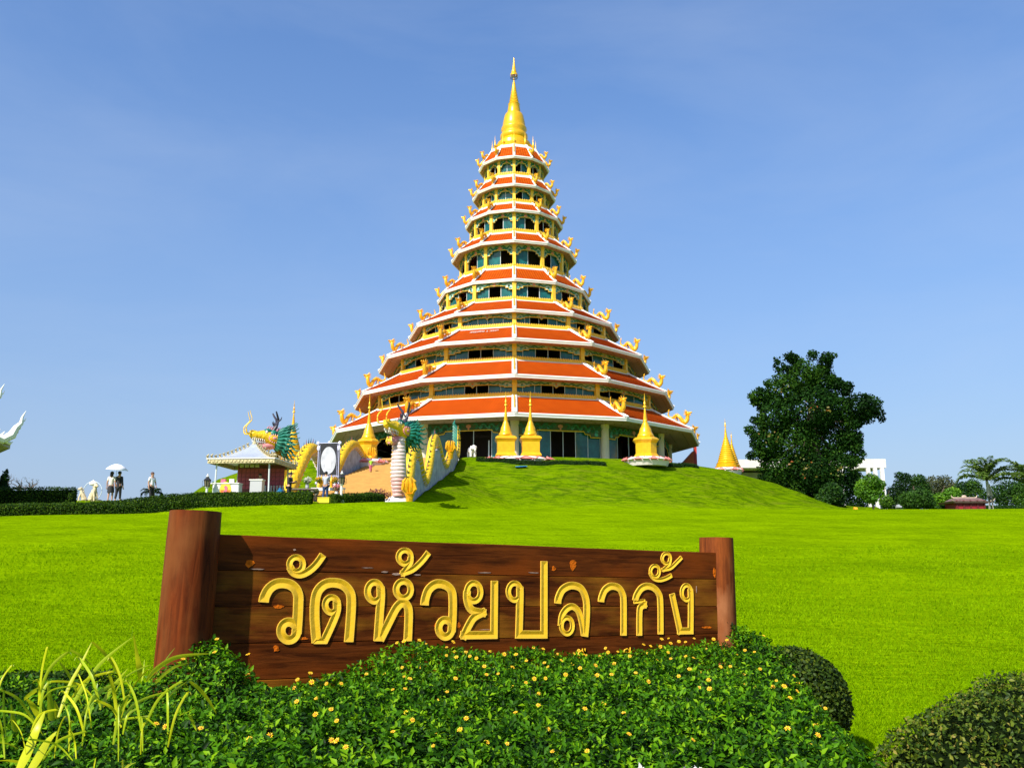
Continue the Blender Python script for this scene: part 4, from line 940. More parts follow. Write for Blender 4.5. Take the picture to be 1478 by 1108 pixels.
ph = MB(); ph.box((0, 0, 0), (.10, .03, .20)); o = ph.obj('phone', BLACK); q = Matrix.Rotation(R(75), 3, 'Z') @ Vector((0, -.36, 0)); o.location = (x + q.x, y + q.y, h(x, y) + 1.12); o.rotation_euler = (R(40), 0, R(75)); tag(o, 'black phone held up by the person in the long black dress', 'phone')
x, y = gp_(470, 51.4); person('person in a grey shirt and blue jeans facing the black portrait board', x, y, 1.64, R(172), GSH, JEAN, armL=[(.03, -.05, -.14), (-.02, -.15, -.12)], armR=[(-.03, -.05, -.14), (.02, -.15, -.12)], z=h(x, y) + .1)
person('child in a neon green shirt and pink shorts on the tan stairs', -.157 * 77, 77, 1.22, R(20), NEON, PKS, z=ramp_z((77 - RA[1]) / RU[1]) + .02, stride=.08)

# ---------------------------------------------------------------- kiosk
kx = -.2875 * 53.2; ky = 53.2; kz = h(kx, ky); kroot = thing('kiosk', 'small open kiosk with a silver hipped roof, gold crests and pink boards', 'kiosk', (kx, ky, kz), R(-5))
SILV = mat('silver_roof', (.62, .66, .70), .35, .5, 2, .12); LACE = mat('gilded_lace', (.60, .50, .27), .5, .3, 12, .45)
ez = zpx(667, 52) - kz; pz_ = zpx(644, 53.2) - kz; wk_ = 1.95
m = MB(); vs = []; fs = []; N = 7
for j in range(N + 1):
    q = j / N; r_ = wk_ * (1 - q) + .12 * q; z_ = ez + .12 + (pz_ - ez) * (q ** 1.7 * .72 + q * .28)
    vs += [(-r_, -r_, z_), (r_, -r_, z_), (r_, r_, z_), (-r_, r_, z_)]
for j in range(N):
    for i in range(4): l_ = (i + 1) % 4; fs.append((j * 4 + i, j * 4 + l_, j * 4 + 4 + l_, j * 4 + 4 + i))
fs.append((N * 4, N * 4 + 1, N * 4 + 2, N * 4 + 3)); fs.append((3, 2, 1, 0)); m.add(vs, fs); rf = m.obj('roof', SILV, kroot)
m = MB()
for i in range(4):
    a = i * pi / 2; M_ = Matrix.Rotation(a, 4, 'Z'); m.M = M_; m.box((0, -wk_ + .01, ez), (wk_ * 2 + .02, .06, .24), 0); m.box((0, -wk_ - .02, ez + .14), (wk_ * 2 + .16, .10, .05), 1)
    for k in range(18): m.ball((-wk_ + .11 + k * .215, -wk_ - .03, ez - .01), (.08, .03, .08), 0, 6, 4)
m.M = Matrix(); m.obj('eave_band', [LACE, WHITE], rf)
m = MB()
for i in range(4):
    m.M = Matrix.Rotation(i * pi / 2, 4, 'Z')
    for j in range(11):
        q = j / 11; r_ = wk_ * (1 - q) + .12 * q; z_ = ez + .14 + (pz_ - ez) * (q ** 1.7 * .72 + q * .28); s_ = .10 if j > 1 else .15
        m.tube([(-r_ , -r_ , z_ - .04), (-r_ - .04, -r_ - .04, z_ + s_), (-r_ + .03, -r_ + .03, z_ + s_ * 1.9)], [.10, .08, .015], 5)
m.M = Matrix(); m.lathe([(.16, pz_ + .1), (.12, pz_ + .25), (.05, pz_ + .3), (.07, pz_ + .4), (0, pz_ + .62)], n=8); m.obj('crest', LACE, rf)
for a, b in ((-1, -1), (1, -1), (1, 1), (-1, 1)):
    m = MB(); m.tube([(a * 1.62, b * 1.62, -.6), (a * 1.55, b * 1.62, ez)], .05, 8); m.obj('post', WFRAME, kroot, True)
# counter, painted oval, boards
m = MB(); m.box((-.95, -1.35, .45), (1.55, .5, .9)); m.box((-1.0, -1.36, .92), (1.7, .62, .05), 1); ct = m.obj('counter', [WFRAME, WHITE], kroot)
for dx in (-.55, .55): m = MB(); m.box((-.95 + dx, -1.615, .62), (.38, .02, .45), 0); m.obj('poster', WHITE, ct)
m = MB(); vs = [(.33 * cos(a), 0, .46 * sin(a)) for a in np.linspace(0, 2 * pi, 24, endpoint=False)]
m.M = Matrix.Translation((-.95, -1.64, .55)); m.prism([(v[0], v[2]) for v in vs], 0, .03, 0)
m.prism([(v[0] * .86, v[2] * .82) for v in vs if v[2] < .05], -.012, 0, 1); m.prism([(-.16, -.2), (.1, -.1), (.14, .14), (.02, .26), (-.08, .16), (-.02, .02)], -.02, -.008, 2); m.M = Matrix()
m.obj('painted_oval', [mat('sun_yellow', (.80, .55, .03), .5), mat('sun_orange', (.75, .16, .02), .5), PKS], ct)
m = MB(); m.box((0, 1.3, 1.25), (2.9, .04, 2.3), 0); bk = m.obj('back_board', mat('dark_board', (.20, .05, .06), .7, 0, 4, .3), kroot)
ROSE = mat('rose_card', (.52, .08, .13), .6, 0, 6, .3)
cm_ = MB(); cm_.box((0, 0, 0), (.24, .02, .22)); cme = cm_.mesh('pink_card', [ROSE])
for i in range(11):
    for j in range(5): link('pink_card', cme, bk, (-1.32 + i * .264, 1.265, .95 + j * .25))
cm_ = MB(); cm_.box((0, 0, 0), (.25, .02, .30)); cme = cm_.mesh('cream_card', [CREAM])
for i in range(4): link('cream_card', cme, bk, (-1.2 + i * .32, 1.25, 2.28))
m = MB(); m.box((.75, -1.2, .55), (.7, .45, 1.1), 0); m.box((.75, -1.22, 1.13), (.8, .5, .06), 1); m.obj('cabinet', [STEEL, WHITE], kroot)
m = MB()
for k in range(9): m.box((.1 + k * .18, .9, .5), (.09, .06, 1.0), 0)
m.obj('rail', STEEL, kroot)
x, y = kx + .55, ky - .4; person('person with black hair standing behind the counter inside the kiosk', x, y, 1.58, R(10), PINKSH, JEAN, z=kz)
m = MB(); m.lathe([(.18, 0), (.2, .05), (.2, .5), (.1, .6), (.1, .68)], n=14); o = m.obj('water_drum', mat('blue_drum', (.01, .12, .25), .35), None, True); x, y = gp_(405, 51.2); o.location = (x, y, h(x, y) + .1); tag(o, 'dark blue water drum between the kiosk rail and the person in black', 'drum')
for k, (px, c, lab) in enumerate(((351, PKS, 'rose coloured box on the left end of the kiosk counter'), (357, WHITE, 'small white box on the kiosk counter over the painted oval'))):
    m = MB(); m.box((0, 0, .11), (.26, .2, .22)); m.box((0, 0, .225), (.28, .22, .03)); o = m.obj('box', c); q = Matrix.Rotation(R(-5), 3, 'Z') @ Vector((-1.2 + .5 * k, -1.35, .945)); o.location = (kx + q.x, ky + q.y, kz + q.z); tag(o, lab, 'box')

# ---------------------------------------------------------------- street lamps
def lamp(label, px, d, top, flare):
    x, y = gp_(px, d); z0 = h(x, y); ht = zpx(top, d) - z0; root = thing('street_lamp', label, 'lamp', (x, y, z0), .4, 'lantern lamp posts behind the hedge')
    m = MB(); m.lathe([(.20 if flare else .1, 0), (.17 if flare else .09, .12), (.09, .3), (.07, .5), (.06, ht - .85), (.12, ht - .8), (.13, ht - .76)], n=12); m.obj('post', STW if flare else WFRAME, root, True)
    m = MB(); b = ht - .76
    for i in range(6): a = i * pi / 3; m.tube([(.13 * cos(a), .13 * sin(a), b), (.18 * cos(a), .18 * sin(a), b + .36)], .014, 4)
    m.lathe([(.21, b + .36), (.20, b + .40), (.10, b + .50), (.07, b + .56)], n=6); m.lathe([(.11, b - .04), (.15, b + .01)], n=6)
    for s in (-1, 1): m.tube([(s * .10, 0, b - .02), (s * .27, 0, b + .06), (s * .26, 0, b + .34)], .012, 5)
    m.obj('lantern_frame', BLACK, root)
    m = MB(); m.lathe([(.12, b + .02), (.165, b + .35)], n=6); m.obj('lantern_glass', mat('lantern_glass', (.16, .14, .09), .15, 0), root)
    m = MB(); m.lathe([(.07, b + .56), (.09, b + .60), (.04, b + .66), (.015, b + .76)], n=8); m.obj('cap', STW, root, True)
lamp('lantern lamp post left of the kiosk with a plain grey post', 299, 51.2, 683, False)
lamp('lantern lamp post with a flared white foot right of the portrait board', 493, 50.6, 679, True)

# ---------------------------------------------------------------- portrait board and shrine
x, y = gp_(473, 53.4); pbz = h(x, y); pr = thing('portrait_board', 'black board with a large white oval portrait and silver corner rosettes', 'board', (x, y, pbz), R(-6)); zb_ = zpx(703, 53.4) - pbz; zt2 = zpx(639, 53.4) - pbz; hw = .68
m = MB(); m.box((0, 0, (zb_ + zt2) / 2), (hw * 2, .08, zt2 - zb_)); m.obj('panel', mat('black_panel', (.015, .014, .016), .35), pr)
m = MB(); oc = zb_ + (zt2 - zb_) * .60; oh = (zt2 - zb_) * .31
m.prism([(.46 * cos(a), oc + oh * sin(a)) for a in np.linspace(0, 2 * pi, 36, endpoint=False)], -.065, -.042, 0); ov = m.obj('oval', mat('oval_white', (.50, .50, .54), .5, 0, 3.2, .22), pr)
m = MB(); m.prism([(a * .9, oc + b) for a, b in ((-.17, -.50), (-.2, -.1), (-.13, .12), (-.07, .17), (-.09, .28), (0, .36), (.09, .28), (.07, .17), (.13, .12), (.2, -.1), (.17, -.50))], -.075, -.066, 0); m.obj('figure', mat('pale_print', (.66, .66, .68), .5), ov)
m = MB(); SLV = mat('silver_trim', (.62, .60, .78), .4, .2)
for s in (-1, 1):
    m.tube([(s * (hw - .05), -.055, zb_), (s * (hw - .05), -.055, zt2)], .028, 5); m.tube([(s * (hw - .15), -.055, zb_ + .6), (s * (hw - .15), -.055, zt2 - .1)], .012, 4)
    m.ball((s * (hw - .02), -.06, zt2 - .02), (.11, .06, .11), 0, 9, 5); m.ball((s * (hw - .06), -.07, zt2 - .32), (.11, .05, .17), 0, 8, 5); m.ball((s * hw, -.06, zb_ + .25), (.09, .05, .09), 0, 8, 5)
for zq in (zt2 - .02, zb_ + .62, zb_ + .42): m.tube([(-hw, -.055, zq), (hw, -.055, zq)], .022, 5)
for k in range(13): m.ball((-.5 + k / 12, -.06, zb_ + .68), (.03, .02, .03), 0, 5, 4)
m.obj('trim', SLV, pr)
m = MB(); random.seed(9)
for zq in (zb_ + .52, zb_ + .30, zb_ + .16):
    xx = -.46
    while xx < .44: w_ = random.uniform(.04, .08); m.tube([(xx, -.05, zq - .03), (xx + .01, -.05, zq + .03), (xx + w_, -.05, zq + .03), (xx + w_, -.05, zq - .03)], .009, 4); xx += w_ + .03
m.obj('lettering', WHITE, pr)
for s in (-1, 1):
    m = MB(); m.tube([(s * .6, .05, zb_ + .1), (s * .75, .3, -.1)], .035, 6); m.tube([(s * .6, .05, zb_ + .1), (s * .68, -.35, -.1)], .035, 6); m.obj('leg', DARK, pr)
x, y = gp_(474, 52.3); z0 = h(x, y)
tb = thing('shrine_table', 'white offering table with thin legs below the portrait board', 'table', (x, y, z0), R(-6)); m = MB(); m.box((0, 0, .78), (1.9, .55, .06)); m.box((0, -.26, .70), (1.9, .03, .14)); m.obj('table_top', WHITE, tb)
for a in (-1, 1):
    for b in (-1, 1): m = MB(); m.tube([(a * .88, b * .22, 0), (a * .88, b * .22, .75)], .028, 6); m.obj('leg', STEEL, tb)
FLY = leafmat('petal_yellow', [(0, (.60, .30, .01)), (1, (.85, .55, .03))], .5, .3, .2); FLW = leafmat('petal_white', [(0, (.65, .62, .5)), (1, (.85, .85, .8))], .5, .3, .2); FLP = leafmat('petal_pink', [(0, (.62, .10, .12)), (1, (.80, .35, .35))], .5, .3, .2)
def bouquet(label, px, d, dz, r, mt, pot):
    x, y = gp_(px, d); root = thing('flower_vase', label, 'vase', (x, y, h(x, y) + dz)); m = MB(); m.lathe([(.07, 0), (.11, .08), (.10, .2), (.06, .28), (.08, .32)], n=10); m.obj('vase', pot, root, True)
    q, n_ = blob_points((0, 0, .32 + r * .8), (r, r, r * .95), 220, .6); leaves('flowers', q, n_, .09, mt, root); q, n_ = blob_points((0, 0, .30 + r * .5), (r * .9, r * .9, r * .7), 120, .8); leaves('leaves', q, n_, .11, LMID, root)
bouquet('vase of orange flowers on the left end of the offering table', 460, 52.2, .81, .18, FLY, GOLD2)
bouquet('vase of yellow flowers on the right end of the offering table', 483.5, 52.2, .81, .18, FLY, WHITE)
bouquet('white flower bunch standing on the rockery left of the table', 443.5, 52.4, .75, .22, FLW, ST)
bouquet('low pink flower basket in front of the right table end', 486, 51.4, .35, .22, FLP, WHITE)
for k, px in enumerate((464, 478)):
    m = MB(); m.lathe([(.13, 0), (.13, .05), (.06, .12), (.09, .3), (.11, .42), (.05, .52), (.02, .75)], n=10); o = m.obj('gold_offering', GOLDO, None, True); x, y = gp_(px, 52.4); o.location = (x, y, h(x, 52.3) + .81); tag(o, ['gold offering cone beside the vase of orange flowers', 'gold offering cone beside the vase of yellow flowers'][k], 'offering', 'gold offerings on the shrine table')
m = MB(); m.box((0, 0, .14), (.62, .42, .28)); m.box((0, 0, .29), (.66, .46, .03)); o = m.obj('donation_box', mat('yellow_box', (.75, .62, .02), .5)); x, y = gp_(468.5, 49.6); o.location = (x, y, h(x, y) + .02); tag(o, 'bright yellow box at the edge of the lawn behind the person in grey', 'box')
rk = thing('rockery', 'low rockery of piled grey stones between the person in black and the table', 'rockery', (*gp_(440, 52.2), h(*gp_(440, 52.2)))); random.seed(21)
rm_ = []
for k in range(3): m = MB(); m.ball((0, 0, 0), (1, .8, .7), 0, 8, 5); m.v = [tuple(Vector(v) * (1 + .25 * noise.noise(Vector(v) * 1.7 + Vector((k * 5, 0, 0))))) for v in m.v]; rm_.append(m.mesh('stone', [mat('rock_grey', (.24, .22, .18), .9, 0, 5, .5, .5, 15)], True))
for k in range(40):
    a = random.uniform(-.8, .8); o = link('stone', rm_[k % 3], rk, (a, random.uniform(-.25, .25), random.uniform(.05, .62)), random.uniform(0, 6)); s_ = random.uniform(.08, .15); o.scale = (s_, s_, s_)
m = MB(); m.box((0, 0, .71), (1.6, .6, .08)); m.obj('slab', mat('rock_slab', (.16, .13, .10), .8, 0, 5, .4), rk)

# ---------------------------------------------------------------- hedges on the left
hedge('clipped_hedge', 'long clipped dark hedge running from the left edge to the yellow box', [(-27.5, 43.2), (-21.5, 45.6), (-16.5, 48.2), (-13.8, 48.9), (-10.9, 49.2)], 1.05, .55, 42000, .085, LHEDGE, sink=.5, seg=14)
hedge('clipped_hedge', 'upper dark hedge behind the long hedge at the far left', [(-33, 47.0), (-27.5, 47.6), (-23.4, 48.4)], .9, .78, 9000, .085, LHEDGE, sink=.6, seg=10)
hedge('clipped_hedge', 'short low hedge between the flared lamp post and the dragon pedestal', [(-10.0, 50.3), (-8.3, 52.2), (-7.9, 54.0)], .7, .50, 7000, .07, LHEDGE, seg=10)
rp_ = leafmat('leaf_purple', [(0, (.05, .006, .02)), (1, (.22, .03, .06))], .5, .3)
x, y = gp_(547, 54); root = thing('shrub', 'small purple leaved shrub at the foot of the dragon pedestal', 'shrub', (x, y, h(x, y))); q, n_ = blob_points((0, 0, .4), (.8, .4, .4), 900, .9); leaves('foliage', q, n_, .12, rp_, root); m = MB()
for k in range(6): m.tube([(0, 0, 0), (random.uniform(-.4, .4), 0, .5)], [.02, .008], 4)
m.obj('stem', BARK, root)

# ---------------------------------------------------------------- far left: hall roof corner, bare trees, tent, statues, cycad
c1 = at(15, 643, 45)
hall = thing('temple_hall', 'corner of a white temple hall roof with flame shaped finials at the left edge', 'building', (c1.x, 45, h(-30, 45)), R(40))
hz = hall.location.z; m = MB(); e1 = c1.z - hz; cx1 = 0
def slab(m, x0, z0, x1, z1, y0, y1, t=.22, mi=0):
    m.add([(x0, y0, z0), (x1, y0, z1), (x1, y1, z1), (x0, y1, z0), (x0, y0, z0 - t), (x1, y0, z1 - t), (x1, y1, z1 - t), (x0, y1, z0 - t)],
          [(0, 1, 2, 3), (7, 6, 5, 4), (0, 4, 5, 1), (1, 5, 6, 2), (2, 6, 7, 3), (3, 7, 4, 0)], mi)
slab(m, cx1, e1 + .15, cx1 - 4.2, e1 + 1.9, 0, 7, .30); slab(m, cx1 - 1.3, e1 + 1.45, cx1 - 6.2, e1 + 4.6, .4, 6.6, .28)
slab(m, cx1 - 8.2, e1 + 1.9, cx1 - 12.4, e1 + .15, 0, 7, .30); slab(m, cx1 - 6.21, e1 + 5.0, cx1 - 11.1, e1 + 2.0, .4, 6.6, .28); m.obj('roof', mat('roof_grey', (.42, .36, .36), .7, 0, 2, .3), hall)
m = MB(); m.box((cx1 - 6.4, 3.6, e1 / 2 + .3), (7.4, 5.4, e1 + .6)); m.box((cx1 - 6.2, 3.6, e1 + 1.8), (4.4, 5.2, 2.4)); m.obj('wall', WHITE, hall)
for (bx, by, bz, s_, nm) in ((-.12, -.1, e1 + .22, 1.0, 0), (-1.15, .3, e1 + 1.55, .95, 1)):
    m = MB(); m.tube([(bx - 1.9, by, bz + .70), (bx - .9, by, bz + .32), (bx - .25, by, bz + .05), (bx + .12, by, bz + .30), (bx + .28, by, bz + .70), (bx + .48, by, bz + .95), (bx + .50, by, bz + 1.25), (bx + .64, by, bz + 1.6)], [.16, .17, .24, .22, .15, .11, .06, .01], 8)
    for k in range(8): xx = bx - 1.7 + k * .2; zz = bz + .78 - k * .09; m.tube([(xx, by, zz - .2), (xx - .06, by, zz + .10), (xx + .08, by, zz + .32)], [.13, .09, .01], 6)
    for k in range(5): f = k / 4; px_, pz0 = bx + .1 + .36 * f, bz + .22 + .85 * f; m.tube([(px_, by, pz0), (px_ + .16, by, pz0 + .02), (px_ + .22, by, pz0 + .18)], [.11 * (1.1 - f * .6), .07 * (1.1 - f * .6), .01], 6)
    m.tube([(bx - .15, by, bz), (bx + .1, by, bz - .12), (bx + .2, by, bz - .02)], [.12, .09, .01], 6)
    m.obj('roof_finial', WHITE, hall, True)
BARE = mat('bare_branch', (.20, .16, .15), .9, 0, 5, .3)
for k, (px, top, lab) in enumerate(((6, 680, 'bare grey sculpted tree behind the dark cone shrub at the left edge'), (30, 688, 'bare grey sculpted tree above the left end of the red tent roof'), (45, 690, 'bare grey sculpted tree above the right end of the red tent roof'))):
    d = 52.5; x, y = gp_(px, d); z0 = h(x, y); ht = zpx(top, d) - z0; root = thing('bare_tree', lab, 'tree', (x, y, z0), 0, 'bare sculpted trees at the far left'); m = MB(); random.seed(40 + k)
    m.tube([(0, 0, -.1), (.06, 0, ht * .35), (-.05, .05, ht * .55)], [.09, .07, .05], 7)
    for j in range(9):
        a = random.uniform(0, 6.28); r_ = random.uniform(.25, .6); zt_ = ht * random.uniform(.62, 1.0); m.tube([(-.03, .03, ht * random.uniform(.35, .55)), (r_ * .6 * cos(a), r_ * .4 * sin(a), zt_ * .78), (r_ * cos(a), r_ * sin(a), zt_ * .86), (r_ * .95 * cos(a), r_ * sin(a), zt_)], [.035, .025, .018, .008], 5)
    tr = m.obj('trunk', BARE, root, True)
    pp = []
    for v in m.v[21:]: pp.append(v)
    idx = rng.integers(0, len(pp), 220); q = np.array(pp)[idx] + rng.normal(0, .05, (220, 3)); leaves('leaves', q[q[:, 2] > ht * .6], np.tile((0, 0, 1.), ((q[:, 2] > ht * .6).sum(), 1)), .07, leafmat('dull_leaf', [(0, (.05, .07, .03)), (1, (.16, .16, .10))], .6, .2), root)
x, y = gp_(6, 50); z0 = h(x, y); bl = [(random.uniform(-.2, .2) * (1 - k / 9), random.uniform(-.1, .1), .3 + k * .16, .55 * (1 - k / 10), .5 * (1 - k / 10), .28) for k in range(9)]
crown_tree('cone_shrub', 'dark green cone shaped shrub at the left edge behind the hedge', 'shrub', (x, y, z0), bl, (.8, .05), 3200, .11, LDARK, limbs=False)
x, y = gp_(41, 56); z0 = h(x, y); tn = thing('tent', 'low red tent roof peeping over the hedge at the far left', 'tent', (x, y, z0)); tz = zpx(713, 56) - z0; m = MB(); m.lathe([(1.0, tz - .30), (.98, tz - .22), (.5, tz - .06), (.06, tz + .04)], n=8); m.obj('canopy', mat('tent_red', (.62, .06, .02), .6), tn)
for a in range(4): m = MB(); m.tube([(.8 * cos(a * pi / 2 + .4), .8 * sin(a * pi / 2 + .4), -.2), (.8 * cos(a * pi / 2 + .4), .8 * sin(a * pi / 2 + .4), tz - .2)], .025, 6); m.obj('pole', STEEL, tn)
IVORY = mat('ivory_gold', (.74, .60, .38), .5, 0, 6, .3)
for k, (px, mir, lab) in enumerate(((119, 1, 'cream and gold seated lion figure left of the white hoop'), (137, -1, 'cream and gold leaning figure inside the white hoop'))):
    d = 50.9; x, y = gp_(px, d); z0 = h(x, y); zt_ = zpx(703 if k == 0 else 698, d) - z0; root = thing('statue', lab, 'statue', (x, y, z0), R(-60 * mir), 'small ornate figures behind the left hedge'); m = MB(); s_ = zt_
    m.tube([(0, .22 * s_, .1 * s_), (0, .10 * s_, .38 * s_), (0, -.02 * s_, .62 * s_), (0, -.05 * s_, .80 * s_)], [.20 * s_, .18 * s_, .13 * s_, .09 * s_], 10); m.ball((0, -.10 * s_, .88 * s_), (.12 * s_, .14 * s_, .12 * s_), 0, 9, 6); m.tube([(0, -.18 * s_, .87 * s_), (0, -.28 * s_, .84 * s_)], [.07 * s_, .05 * s_], 7)
    for a in (-1, 1): m.tube([(a * .09 * s_, -.05 * s_, .55 * s_), (a * .10 * s_, -.16 * s_, .25 * s_), (a * .10 * s_, -.17 * s_, 0)], [.06 * s_, .045 * s_, .05 * s_], 7); m.ball((a * .15 * s_, .15 * s_, .10 * s_), (.08 * s_, .16 * s_, .10 * s_), 0, 8, 5); m.tube([(a * .07 * s_, -.06 * s_, .96 * s_), (a * .10 * s_, -.04 * s_, 1.05 * s_)], [.03 * s_, .005], 5)
    for j in range(7): m.ball((0.03 * (-1) ** j, .05 * s_ + .035 * j * s_, (.92 - .1 * j) * s_), .05 * s_, 0, 6, 4)
    m.obj('body', IVORY, root, True)
x, y = gp_(134.5, 51.4); z0 = h(x, y); hp = thing('hoop', 'thin white hoop arch standing over the leaning cream figure', 'arch', (x, y, z0)); m = MB(); hr_ = .52; hc = zpx(708, 51.4) - z0; m.tube([(hr_ * cos(a), 0, hc + hr_ * sin(a)) for a in np.linspace(-.9, pi + .9, 30)], .022, 6); m.obj('ring', mat('hoop_paint', (.6, .68, .75), .5), hp, True); m = MB(); m.ball((0, 0, hc + .42), (.24, .12, .14), 0, 10, 5); m.tube([(-.2, 0, hc + .35), (0, 0, hc + .58), (.2, 0, hc + .35)], [.04, .06, .04], 6); m.obj('crest', WHITE, hp, True); m = MB(); m.box((0, 0, hc - .62), (.9, .3, .24)); m.obj('base', IVORY, hp)
def fronds(root, top, n, L, mt, rise=.7, droop=1.0, wd=.5, nl=26, lw=.06, name='frond', stem=GOLD2, thick=.03):
    for k in range(n):
        a = 2 * pi * k / n * 1.618 * 1.7 + random.uniform(-.2, .2); el = rise * random.uniform(.35, 1.15); pts = []; z = 0; r_ = 0; ang = el
        for i in range(nl + 1):
            pts.append(Vector((r_ * cos(a), r_ * sin(a), z))); st = L / nl; r_ += st * cos(ang); z += st * sin(ang); ang -= droop * (1.6 * (i / nl) + .5) / nl * 1.5
        P0 = np.array(pts[2:]); T_ = np.gradient(P0, axis=0); T_ /= np.linalg.norm(T_, axis=1)[:, None]; S_ = np.cross(T_, (0, 0, 1.)); S_ /= np.linalg.norm(S_, axis=1)[:, None] + 1e-9
        f = np.linspace(0, 1, len(P0)); ln = wd * np.sin(pi * (.12 + .85 * f)) ** .7
        for_ = []; al = []; sz = []
        for sgn in (-1, 1):
            for rep in range(2):
                for_.append(P0 + rng.normal(0, .01, P0.shape)); al.append(S_ * sgn + T_ * .75 + np.array((0, 0, -.30 + .25 * rep))); sz.append(ln)
        pp = np.concatenate(for_) + np.array(top); AL = np.concatenate(al); SZ = np.concatenate(sz)
        o = leaves(name, pp, np.tile((0, 0, 1.), (len(pp), 1)), SZ, mt, root, aspect=lw / wd * 2.2, rnd=.25, along=AL * 3)
        m = MB(); m.tube([p + Vector(top) for p in pts[::4]], [thick * (1 - i / len(pts[::4])) + .006 for i in range(len(pts[::4]))], 5); m.obj('rib', stem, o)
x, y = gp_(221, 52.2); z0 = h(x, y); cy = thing('cycad', 'low dark cycad with arching fronds behind the person with short brown hair', 'plant', (x, y, z0)); m = MB(); m.lathe([(.14, -.1), (.16, .2), (.12, .5)], n=9); m.obj('trunk', BARK, cy)
random.seed(4); fronds(cy, (0, 0, .45), 16, .85, LDARK, .9, 1.3, .17, 18, .03, stem=BARK, thick=.012)

# ---------------------------------------------------------------- right side: big tree, white house, shrubs, palms, red pavilion
def pxblobs(L, d, base, depth=1.0):
    out = []
    for px, py, r in L:
        q = at(px, py, d); k = r * d / F; out.append((q.x - base[0], random.uniform(-.5, .5) * k * depth, q.z - base[2], k, k * depth, k * .92))
    return out
D = 101; bx = at(1178, 700, D).x; base = (bx, D, h(bx, D)); random.seed(12)
BT = [(1160, 545, 26), (1132, 562, 27), (1190, 548, 21), (1118, 600, 27), (1165, 592, 38), (1208, 592, 30), (1238, 588, 22), (1260, 582, 14), (1268, 596, 9), (1250, 600, 14), (1108, 640, 22), (1146, 640, 36), (1196, 638, 36), (1232, 630, 16), (1126, 675, 26), (1166, 682, 30), (1206, 674, 26), (1186, 700, 26), (1150, 522, 12), (1192, 524, 12), (1172, 514, 9), (1126, 530, 10), (1240, 655, 12), (1104, 572, 13), (1100, 612, 13), (1096, 655, 12), (1122, 520, 5), (1203, 514, 5), (1274, 605, 5), (1248, 574, 6), (1220, 560, 12), (1215, 700, 20), (1150, 705, 22), (1235, 690, 12)]
sub = []
for (a, b, r) in BT:
    if r > 11:
        for k in range(int(r / 2.6)):
            t = random.uniform(0, 6.28); q = r * random.uniform(.55, 1.22); sub.append((a + q * cos(t), b + q * sin(t) * .9, random.uniform(4, 10)))
crown_tree('big_tree', 'very large dense dark green tree at the right shoulder of the mound', 'tree', base, pxblobs(BT, D, base, .9) + pxblobs(sub, D - 1.5, base, 1.2), (12, .5), 72000, .30, LTREE, rnd=.7)
# sparse yellow and orange leaves in it
o = bpy.data.objects['big_tree']; q = []
for (a, b, r) in ((1175, 588, 20), (1196, 592, 12), (1112, 628, 18), (1160, 672, 30), (1215, 680, 16), (1130, 560, 10)):
    c = at(a, b, D - 3.6); k = r * D / F; p_, n_ = blob_points((c.x - base[0], -3.6, c.z - base[2]), (k, .6, k * .6), int(r * .8), .9); q.append(p_)
q = np.concatenate(q); leaves('yellow_leaves', q, np.tile((0, -1., .4), (len(q), 1)), .30, leafmat('leaf_autumn', [(0, (.06, .11, .01)), (.7, (.16, .14, .01)), (1, (.30, .07, .01))], .5, .3), o, aspect=.7)
def mixtree(name, label, cat, px, d, L, mt, n, size, trunk=None, **kw):
    x = at(px, 700, d).x; b = (x, d, h(x, d) - .1); return crown_tree(name, label, cat, b, pxblobs(L, d, b, 1.0), trunk or (2.2, .12), n, size, mt, **kw)
random.seed(5)
mixtree('shrub', 'dark rounded shrub between the mound foot and the small bright round tree', 'shrub', 1200, 92, [(1200, 712, 17), (1190, 722, 13), (1210, 722, 13), (1203, 703, 8)], LDARK, 5200, .22, limbs=False)
rt_ = mixtree('round_tree', 'small bright green lollipop tree with pale trunk in front of the white house', 'tree', 1257, 84, [(1256, 705, 17), (1246, 708, 12), (1266, 708, 12), (1256, 694, 11), (1256, 716, 12), (1243, 700, 8), (1270, 700, 8)], LLIME, 6500, .20, (1.6, .11))
mixtree('shrub', 'low mid green bush right of the round tree by the grey roof', 'shrub', 1282, 98, [(1278, 724, 10), (1284, 728, 10)], LMID, 1600, .2, limbs=False)
